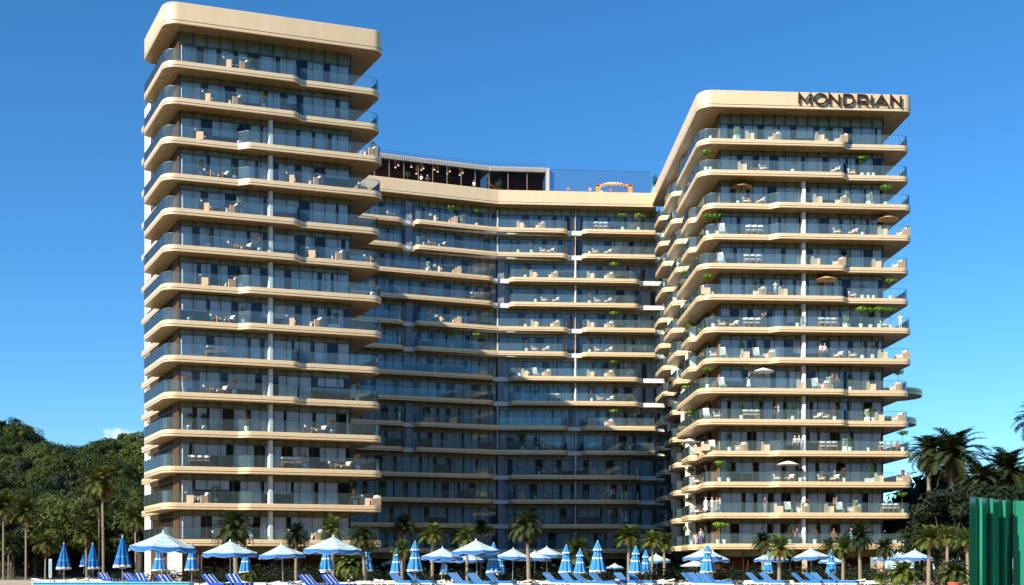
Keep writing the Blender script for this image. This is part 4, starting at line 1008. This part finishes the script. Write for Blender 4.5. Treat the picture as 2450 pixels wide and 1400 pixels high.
def teak_chair():
    r=empty('lounge_chair'); m=MB()
    for s in(-1,1):
        m.box((s*.36,0,.52),(.035,.36,.02)); m.box((s*.36,-.32,.26),(.025,.025,.26)); m.box((s*.36,.30,.26),(.025,.025,.26))
    m.box((0,0,.27),(.34,.33,.025)); 
    for i in range(5): m.box((-.26+.13*i,.33,.50),(.03,.02,.24),0,0,Matrix.Rotation(R(-12),3,'X'))
    m.box((0,.385,.74),(.37,.02,.03)); m.build('frame',[TEAK],r)
    m=MB(); m.box((0,-.02,.34),(.32,.31,.05)); m.box((0,.26,.56),(.31,.05,.18),0,0,Matrix.Rotation(R(-12),3,'X')); m.build('cushion',[CUW],r); return r
def dining_chair():
    r=empty('dining_chair'); m=MB(); n=12
    pts=[Vector((.30*math.cos(pi*j/n),.10+.20*math.sin(pi*j/n),.80)) for j in range(n+1)]
    for a,b in zip(pts,pts[1:]): 
        mid=(a+b)/2; d=b-a; m.box(mid,(d.length/2+.012,.022,.085),0,math.atan2(d.y,d.x))
    m.build('backrest',[POT],r)
    m=MB(); m.lathe([(.26,.43),(.28,.46),(.26,.50)],14); m.build('seat',[CUW],r)
    for sx in(-1,1):
        for sy in(-1,1): m=MB(); m.bar((sx*.26,sy*.2,0),(sx*.24,sy*.15+.02,.74 if sy>0 else .46),.018,0,6); m.build('leg',[TEAK],r)
    return r
def table(w=.9,h=.72,name='table'):
    r=empty(name); m=MB(); m.box((0,0,h),(w,.4,.03)); m.build('tabletop',[TEAK],r)
    for sx in(-1,1):
        for sy in(-1,1): m=MB(); m.box((sx*(w-.06),sy*.34,h/2-.02),(.03,.03,h/2-.02)); m.build('leg',[TEAK],r)
    return r
def leaves(mb,c,rx,rz,n,ls,rnd,up=.3,asp=.5):
    for i in range(n):
        d=Vector((rnd.gauss(0,1),rnd.gauss(0,1),rnd.gauss(up,1))).normalized(); p=Vector(c)+Vector((d.x*rx,d.y*rx,d.z*rz))*rnd.uniform(.35,1.05)
        q=(d+Vector((rnd.uniform(-.7,.7),rnd.uniform(-.7,.7),rnd.uniform(-.2,.8)))).to_track_quat('Z','Y'); a=rnd.random()*6; s=ls*rnd.uniform(.6,1.3)
        ax=q@Vector((math.cos(a)*s,math.sin(a)*s,0)); ay=q@Vector((-math.sin(a)*s*asp,math.cos(a)*s*asp,0)); mb.add([p+ax,p+ay,p-ax,p-ay],[(0,1,2,3)])
def pottree(name,leaf,h,rx,rz,n,ls,seed,pot=POT,square=False,potr=.22,poth=.45):
    rnd=random.Random(seed); r=empty(name); m=MB()
    if square: m.box((0,0,poth/2),(potr,potr,poth/2)); m.box((0,0,poth-.01),(potr+.02,potr+.02,.03))
    else: m.lathe([(potr*.72,0),(potr,poth*.9),(potr*1.06,poth*.92),(potr*1.04,poth),(potr*.8,poth-.02)],14)
    m.build('pot',[pot],r)
    m=MB(); m.tube([(0,0,poth-.05),(.03,.02,(poth+h)/2),(0,0,h)],[.03,.025,.015],6)
    for i in range(5): m.bar((0,0,h-.25*rz),(rx*.6*math.cos(i*1.3),rx*.6*math.sin(i*1.3),h+.3*rz),.010,0,4)
    m.build('stem',[TRUNK],r)
    m=MB(); leaves(m,(0,0,h),rx,rz,n,ls,rnd); m.build('foliage',[leaf],r); return r
def cactus(name,seed):
    rnd=random.Random(seed); r=empty(name); m=MB(); m.box((0,0,.24),(.26,.26,.24)); m.box((0,0,.47),(.275,.275,.025)); m.build('pot',[POT],r)
    m=MB()
    for i in range(26):
        a=rnd.random()*2*pi; rr=rnd.uniform(.05,.36); z=rnd.uniform(.6,1.25); m.lathe([(.0,-.14),(.07,-.05),(.075,.03),(.03,.12),(0,.14)],7,(rr*math.cos(a),rr*.7*math.sin(a),z),caps=False)
        m.bar((0,0,.45),(rr*math.cos(a),rr*.7*math.sin(a),z-.1),.014,0,4)
    m.build('pads',[PALE],r,smooth=60); return r
def box_planter():
    r=empty('planter_box'); m=MB(); m.box((0,0,.22),(.62,.22,.22)); m.build('trough',[POT],r); rnd=random.Random(5)
    m=MB(); leaves(m,(.15,0,1.05),.42,.62,260,.10,rnd); m.bar((0.1,0,.4),(.15,0,1.1),.03); m.build('foliage',[DARKG],r); return r
def deck_chair():
    r=empty('deck_chair'); m=MB(); m.box((0,-.15,.36),(.30,.42,.035),0,0,Matrix.Rotation(R(6),3,'X')); m.box((0,.42,.66),(.30,.035,.36),0,0,Matrix.Rotation(R(-28),3,'X')); m.build('sling',[CW],r)
    for s in(-1,1):
        m=MB(); m.bar((s*.31,-.5,0),(s*.31,.3,.5),.02); m.bar((s*.31,.4,0),(s*.31,-.35,.36),.02); m.build('leg',[POLEW],r)
    return r
def bowl():
    r=empty('low_pot'); m=MB(); m.lathe([(.13,0),(.19,.3),(.20,.42),(.17,.42)],12); m.build('pot',[POT],r); m=MB(); leaves(m,(0,0,.5),.16,.12,40,.05,random.Random(2)); m.build('foliage',[SHRUB],r); return r
PT={'ac':(armchair(),'tan armchair with white cushions','armchair','rattan armchairs on the balconies'),
'tc':(teak_chair(),'orange teak lounge chair with white cushion','lounge chair','teak chairs on the balconies'),
'dc':(dining_chair(),'round backed white dining chair','dining chair','white dining chairs on the balconies'),
'tb':(table(1.0),'long teak dining table','table','dining tables on the balconies'),
'st':(table(.42,.36,'side_table'),'low teak side table','side table','side tables on the balconies'),
'ps':(pottree('potted_shrub',SHRUB,1.25,.36,.34,150,.075,1),'round green shrub in white pot','potted shrub','potted shrubs on the balconies'),
'pr':(pottree('potted_shrub',RUST,1.20,.34,.36,150,.075,2),'rust brown shrub in white pot','potted shrub','potted shrubs on the balconies'),
'gt':(pottree('potted_tree',FRESH,1.95,.62,.26,190,.12,3,POT),'bright green leafy potted tree','potted tree','bright green trees on the balconies'),
'tt':(pottree('tall_shrub',DARKG,1.25,.32,.80,260,.085,4,POT),'tall dark green potted shrub','tall shrub','tall dark shrubs on the balconies'),
'ca':(cactus('cactus_planter',3),'pale cactus cluster in square white planter','cactus','cactus planters on the balconies'),
'bx':(box_planter(),'bushy plant in a long white planter box','planter box','planter boxes'),
'dk':(deck_chair(),'white canvas deck chair','deck chair','white deck chairs on the balconies'),
'bw':(bowl(),'small white pot with low plant','pot','small white pots on the balconies'),
'pb':(SPB,'tan canvas parasol','parasol','balcony parasols'),
'pw':(SPW,'white canvas parasol','parasol','balcony parasols')}
ORD=['fourteenth','thirteenth','twelfth','eleventh','tenth','ninth','eighth','seventh','sixth','fifth','fourth','third','second','top']
TOW={'L':'left tower','R':'right tower','C':'link wing','S':'right tower side'}
def spot(tw,px,k,q):
    if tw in 'LR':
        f=LT if tw=='L' else RT; pe=f.ppx({('L',1):917,('L',2):922,('R',1):2179,('R',2):2185}[(tw,floor_type(k))])
        return f.P(min(max(f.ppx(px,q),1.0 if q>.6 else .8),pe-.95),q)
    if tw=='L': return LT.P(LT.ppx(px,q),q)
    if tw=='R': return RT.P(RT.ppx(px,q),q)
    if tw=='C': return cpt(px,q)
    # side wing: walk along the outer face until the column matches
    best=None
    for i in range(0,160):
        s=i*.1; p=RT.P(1.0 if q is None else q,1.2+s); d=abs(CX+F*p.x/p.y-px)
        if best is None or d<best[0]: best=(d,p)
    return best[1]
ITEMS={
('L',13):'ac545 st562 ac580 ps603',('L',12):'ac495 ac563 ps630',('L',11):'ac478 tt573 ac886 ps903',('L',10):'ps480 tc500 tc535 ps561 ac695 ac755 tc868',
('L',9):'ac492 st520 ca572 ac556',('L',8):'pr498 tc557 tc590 pr621 ac745 ac808 tc884',('L',7):'ac490 ac553 tt572 pr891',('L',6):'bw453 tc515 tc550 ps580 ac695 ac757 bx798',
('L',5):'dc504 dc518 dc532 tb516',('L',4):'pr442 tc498 tc532 pr560 ps854',('L',3):'ps453 ps489 pr590 tc740 tc769 pr793',('L',2):'dc461 dc478 dc494 tb476 dc682 dc698 dc714 tb698 pr727 tc797 tc828 pr856',
('L',1):'ac455 ac487 ps515 pr850 ac875 ac905 st889',('L',0):'tc520 tc556 pr600 ac700 ac760',
('R',13):'bw1700 ca1762 ac1795 ac1852 tt1977 ac1962 ac2012',('R',12):'gt1683 bw1700 ac1777 st1802 tc1826 ps1897 tc2000 tc2038 gt2063 bw2078 bw2090',
('R',11):'pb1774 bw1766 tc1787 tc1820 ac1957 ac2013 ca2026 ca2081 gt2119',('R',10):'gt1693 gt1717 dk1730 dc1791 dc1805 dc1819 tb1805 tc2003 tc2042 ps2063 pb2124 ac2112 ac2170',
('R',9):'dk1727 dc1787 dc1801 dc1815 tb1801 ac1952 ac2007 tt2028 ac2098 ac2153',('R',8):'gt1693 ac1680 bw1705 ac1817 ac1874 st1845 tt1806 pb1977 tc2040 ps2063 bw2078 bw2090 gt2131',
('R',7):'ps1707 tc1728 tc1757 dc1784 dc1798 dc1813 tb1798 tt1908 dc1965 dc1980 dc1995 tb1980 ca2025 gt2060 gt2083 gt2104 gt2131 tc2115',('R',6):'dk1732 tc1708 tt1775 ac1784 ac1840 dk1812 tc2007 tc2040 pr2063 ps2088 ac2112 ac2168',
('R',5):'gt1693 dk1729 pw1826 ac1918 dk1952 ac1972 ca1984 tt2035 ac2085 ac2143 gt2160',('R',4):'dk1693 tc1717 dc1784 dc1797 dc1810 tb1797 tt1774 tt1813 tt1897 tc1958 tc1975 pr1997 ca2075 ps2089 ac2105 ac2157',
('R',3):'tt1745 ac1773 ac1832 bw1745 ac1690 dk1707 dc1968 dc1982 dc1995 tb1982 ca2023 ps2034 bw2078 dc2111 dc2124 dc2138 tb2124 gt2160',('R',2):'gt1722 tt1743 pw1885 tc1860 tc1890 st1875 tc1966 tc1998 pr2019 bx2083 tt2090 ac2103 ac2160 pr1915',
('R',1):'ac1864 dk1887 ac1920 pr1932 ac1985 dk2010 ac2043 ca2048 dc2117 dc2130 dc2142 tb2130 gt2163 pr1912',('R',0):'gt1718 gt1733 tt1890 pr1950 bx2150 tc2060',
('C',13):'ac1038 ac1083 gt1080 gt1141 ca1105 ac1247 ac1292 dc1427 dc1438 dc1450 gt1490 gt1528 tc935',('C',12):'ps1016 tc1033 tc1058 pr1272 tc1300 tc1318 tc1425 tc1455 tt1240 ps1411',
('C',11):'ca1025 ac1048 ac1092 ac1278 ac1323 pr1257 ac1415 ac1456 gt1468 ',('C',10):'dc1133 dc1143 dc1154 ps1282 tc1303 tc1330 pr1411 tc1430 tc1455 tb1143',
('C',9):'pr1028 ac1052 ac1092 ac1281 ac1327 pr1257 ac1415 ac1456 gt1468',('C',8):'pr1260 tc1280 tc1306 ps1411 tc1430 tc1457 gt1080 gt1140',
('C',7):'pr1243 ac1258 ac1306 ac1415 ac1456 gt1468 dk1283',('C',6):'pr1281 dc1310 dc1322 dc1334 pr1416 tc1436 tc1460',('C',5):'gt1468 ac1415 ac1456 ac1030 ac1080 ca1020',('C',4):'tt1283 tc1305 tc1330 gt1250',('C',3):'pr1290 tc1305 tc1325 ac1420 ps1455',('C',2):'pr1281 tc1310 ac1440 ac1250',
('S',7):'gt1655',('S',5):'gt1643 bw1650',('S',4):'gt1657',('S',3):'gt1641 pw1652 ac1672',('S',2):'gt1651 tc1668',('S',1):'gt1647 tc1668',('S',0):'tt1655 gt1645',('S',9):'gt1640'}
import re
SIDEW={'L':GLq,'R':GRq,'C':1.95}
for (tw,k),txt in ITEMS.items():
    z=LEV[k]; its=[(t,int(x)) for t,x in re.findall(r'([a-z]{2})(\d+)',txt)]
    for t in sorted(set(a for a,_ in its)):
        row=sorted(x for a,x in its if a==t); proto,desc,cat,grp=PT[t]
        for i,px in enumerate(row):
            q={'L':.72,'R':.74,'C':.72,'S':.9}[tw]
            if t in('ps','pr','tt','ca','gt','bw'): q+=.25 if (px%2) else -.1
            if t in('pb','pw','tb','st'): q=.85 if t!='tb' else 1.2
            if t=='dc': q=.55
            p=spot(tw,px,k,q)
            # stay clear of the recessed corners
            if tw=='L' and floor_type(k)==1 and px>715: q=q+.75; p=spot(tw,px,k,q)
            if tw=='L' and floor_type(k)==2 and px<590: q=q+.7; p=spot(tw,px,k,q)
            if tw=='R' and floor_type(k)==1 and px>2020: q=q+.75; p=spot(tw,px,k,q)
            if tw=='R' and floor_type(k)==2 and px<1856: q=q+.7; p=spot(tw,px,k,q)
            wall=math.atan2((LT if tw=='L' else RT).v.y,(LT if tw=='L' else RT).v.x)
            rz={'ac':R(75) if (i%2==0) else R(-75),'tc':R(60) if (i%2==0) else R(-60),'dc':0.0,'dk':R(150),'tb':0,'st':0,'bx':0}.get(t,px*.7)
            # faces: backrest at local +y; dining chairs show their backs to the pool
            if t=='dc': rz=pi
            rz+=wall
            n=len(row); pos='' if n==1 else (('left of two' if i==0 else 'right of two') if n==2 else names[i]+' from left')
            lab=f'{desc}{", "+pos if pos else ""}, {ORD[k]} balcony down, {TOW[tw]}'
            sc={'gt':1.1,'ac':1.2,'dc':1.22,'tc':1.15,'dk':1.2,'ps':1.1,'pr':1.1,'ca':1.12,'tt':1.05}.get(t,1.0)
            place(proto,(p.x,p.y,z+.004),rz,sc,lab,cat,grp)
def pp(tw,px,k,pose,skin,hair,top,bot,shoe,desc,rz=0,q=.75,**kw):
    p=spot(tw,px,k,q)
    if tw=='L' or tw=='R':
        fk=floor_type(k)
        if tw=='R' and ((fk==1 and px>2020) or (fk==2 and px<1856)): q=max(q,1.25); p=spot(tw,px,k,q)
    sc=kw.pop('sc',1.0)
    person(pose,(p.x,p.y,LEV[k]+.004),rz,skin,hair,top,bot,shoe,desc,sc=sc*.98,**kw)
pp('R',1855,8,'cross',SKIND,HAIR,CW,CGY,CB,'man in white shirt and grey trousers standing between two armchairs')
pp('R',1824,7,'hug',SKIN,HAIR,CBR,CN,CB,'woman in brown top hugging a man near the dining chairs',rz=1.4)
pp('R',1831,7,'hug',SKIND,HAIRO,CN,CN,CB,'man in navy being hugged near the dining chairs',rz=-1.6)
pp('R',2154,7,'rail',SKIN,HAIR,CW,CW,CW,'person all in white at the far right balcony rail',rz=-.6)
pp('R',1964,6,'stand',SKIND,HAIR,CW,CBR,CB,'dark haired person in white top and brown trousers, left of a pair')
pp('R',1973,6,'stand',SKIN,HAIRO,CW,CN,CB,'ginger person in white top and dark trousers, right of a pair')
pp('R',1792,5,'cross',SKIN,HAIRO,CB,CW,CBR,'ginger woman in black top and white skirt by the parasol',dress=True)
pp('R',1992,5,'stand',SKIND,HAIRO,CW,CBR,CBR,'man in white shirt and brown trousers standing with a woman',rz=.6)
pp('R',2002,5,'stand',SKIND,HAIR,CBR,CB,CB,'long haired woman in dark dress beside the man in white',rz=-.5,dress=True,longhair=True)
pp('R',1853,4,'stand',SKIND,HAIR,CR_,CB,CB,'child in rust red top held by a parent',sc=.72,rz=1.2)
pp('R',1863,4,'point',SKIN,HAIR,CW,CJ,CW,'man in white vest bending arms towards a child',rz=-1.5)
pp('R',1902,3,'stand',SKIN,HAIRB,CW,CB,CB,'blond woman in white blouse and black trousers, left of two')
pp('R',1912,3,'rail',SKIN,HAIRB,CW,CB,CB,'blond man in white shirt and black trousers, right of two',rz=.4)
pp('R',2148,3,'sit',SKIND,HAIR,CR_,CB,CB,'person in dark red seated behind the white dining chairs',q=1.5)
pp('R',1966,2,'sit',SKIND,HAIR,CBR,CB,CB,'dark haired woman seated on the left teak chair',rz=.9,q=1.35,longhair=True)
pp('R',1997,2,'sit',SKIN,HAIRB,CB,CBR,CB,'blond woman in black seated on the right teak chair',rz=-.9,q=1.35)
pp('R',2166,2,'stand',SKIN,HAIRB,CN,CN,CB,'person in long navy clothes at the balcony corner',dress=True)
pp('R',1689,1,'stand',SKIN,HAIRB,CW,CW,CBR,'blond woman in long white dress, first of four in a row',dress=True)
pp('R',1704,1,'stand',SKIN,HAIRB,CW,CW,SKIN,'man in white shirt and white shorts, second of four')
pp('R',1715,1,'stand',SKIND,HAIR,CGY,CGY,CB,'woman in taupe long dress, third of four',dress=True,longhair=True)
pp('R',1723,1,'stand',SKIND,HAIR,CW,CLB,CW,'dark haired man in white and pale blue, fourth of four',rz=.7)
pp('R',1831,1,'walk',SKIN,HAIRO,CN,CGY,CW,'ginger man in navy top and grey trousers standing alone',rz=-1.0)
pp('R',1995,1,'hug',SKIND,HAIR,SKIND,CB,CB,'dark haired man in black trousers hugging between armchairs',rz=1.3,sleeve=False)
pp('R',2001,1,'hug',SKIND,HAIRO,SKIND,CB,CB,'ginger woman embraced between two armchairs',rz=-1.5,sleeve=False)
pp('R',1897,0,'stand',SKIND,HAIR,CR_,CB,CB,'man in dark red beside a man in navy, lowest balcony')
pp('R',1907,0,'stand',SKIN,HAIR,CN,CN,CB,'man in navy beside the divider wall, lowest balcony',rz=.2)
pp('R',2037,0,'rail',SKIN,HAIRB,CLB,CLB,CW,'person in light blue shirt at the lowest balcony rail')
pp('R',1995,0,'stand',SKIND,HAIR,CBR,CBR,CB,'person in brown on the lowest balcony behind a palm')
pp('S',1663,5,'rail',SKIND,HAIRO,CN,CN,CB,'ginger haired person leaning on the side balcony rail',rz=-1.2,longhair=True)
pp('S',1650,4,'rail',SKIN,HAIR,CN,CR_,CB,'person in navy jacket and red shorts on the side balcony',rz=-1.4)
pp('S',1648,1,'sit',SKIN,HAIR,CR_,CW,CR_,'child in red and white sitting on the side balcony',rz=-1.0)
pp('S',1666,0,'stand',SKIN,HAIRB,CP_,CP_,SKIN,'little girl in violet dress holding a hand',sc=.70,dress=True)
pp('S',1677,0,'stand',SKIN,HAIRO,CGY,CJ,CB,'ginger woman in grey standing beside a little girl')
for px,lab,top in((1008,'guest in white shirt at the rooftop bar, left of a pair',CW),(1023,'tall blond guest in dark jacket at the rooftop bar',CB),(1134,'guest in white at the right part of the rooftop bar',CW),(1360,'tanned guest at the roof terrace screen, left',SKIND),(1412,'dark haired guest at the roof terrace screen, right',SKIN),(1461,'dark haired guest under the striped roof awning',CW)):
    p=cpt(px,3.2 if px>1300 else 2.6); person('rail',(p.x,p.y,zf+.02),.1,SKIN if px%2 else SKIND,HAIRB if px in(1023,) else HAIR,top,CB,CB,lab,group='guests on the roof')
# plants up on the roof
for px,t,lab in((975,'ps','round shrub at the left of the rooftop bar'),(1190,'ps','tall shrub outside the right end of the rooftop bar'),(1196,'tt','dark tall shrub outside the right end of the rooftop bar'),(1567,'tt','dark plant on the white wall at the wing corner')):
    p=cpt(px,2.6 if px<1300 else 4.6); place(PT[t][0],(p.x,p.y,zf+.02+(1.6 if px>1500 else 0)),.4,1.25,lab,PT[t][2],'roof plants')
print('objects done')
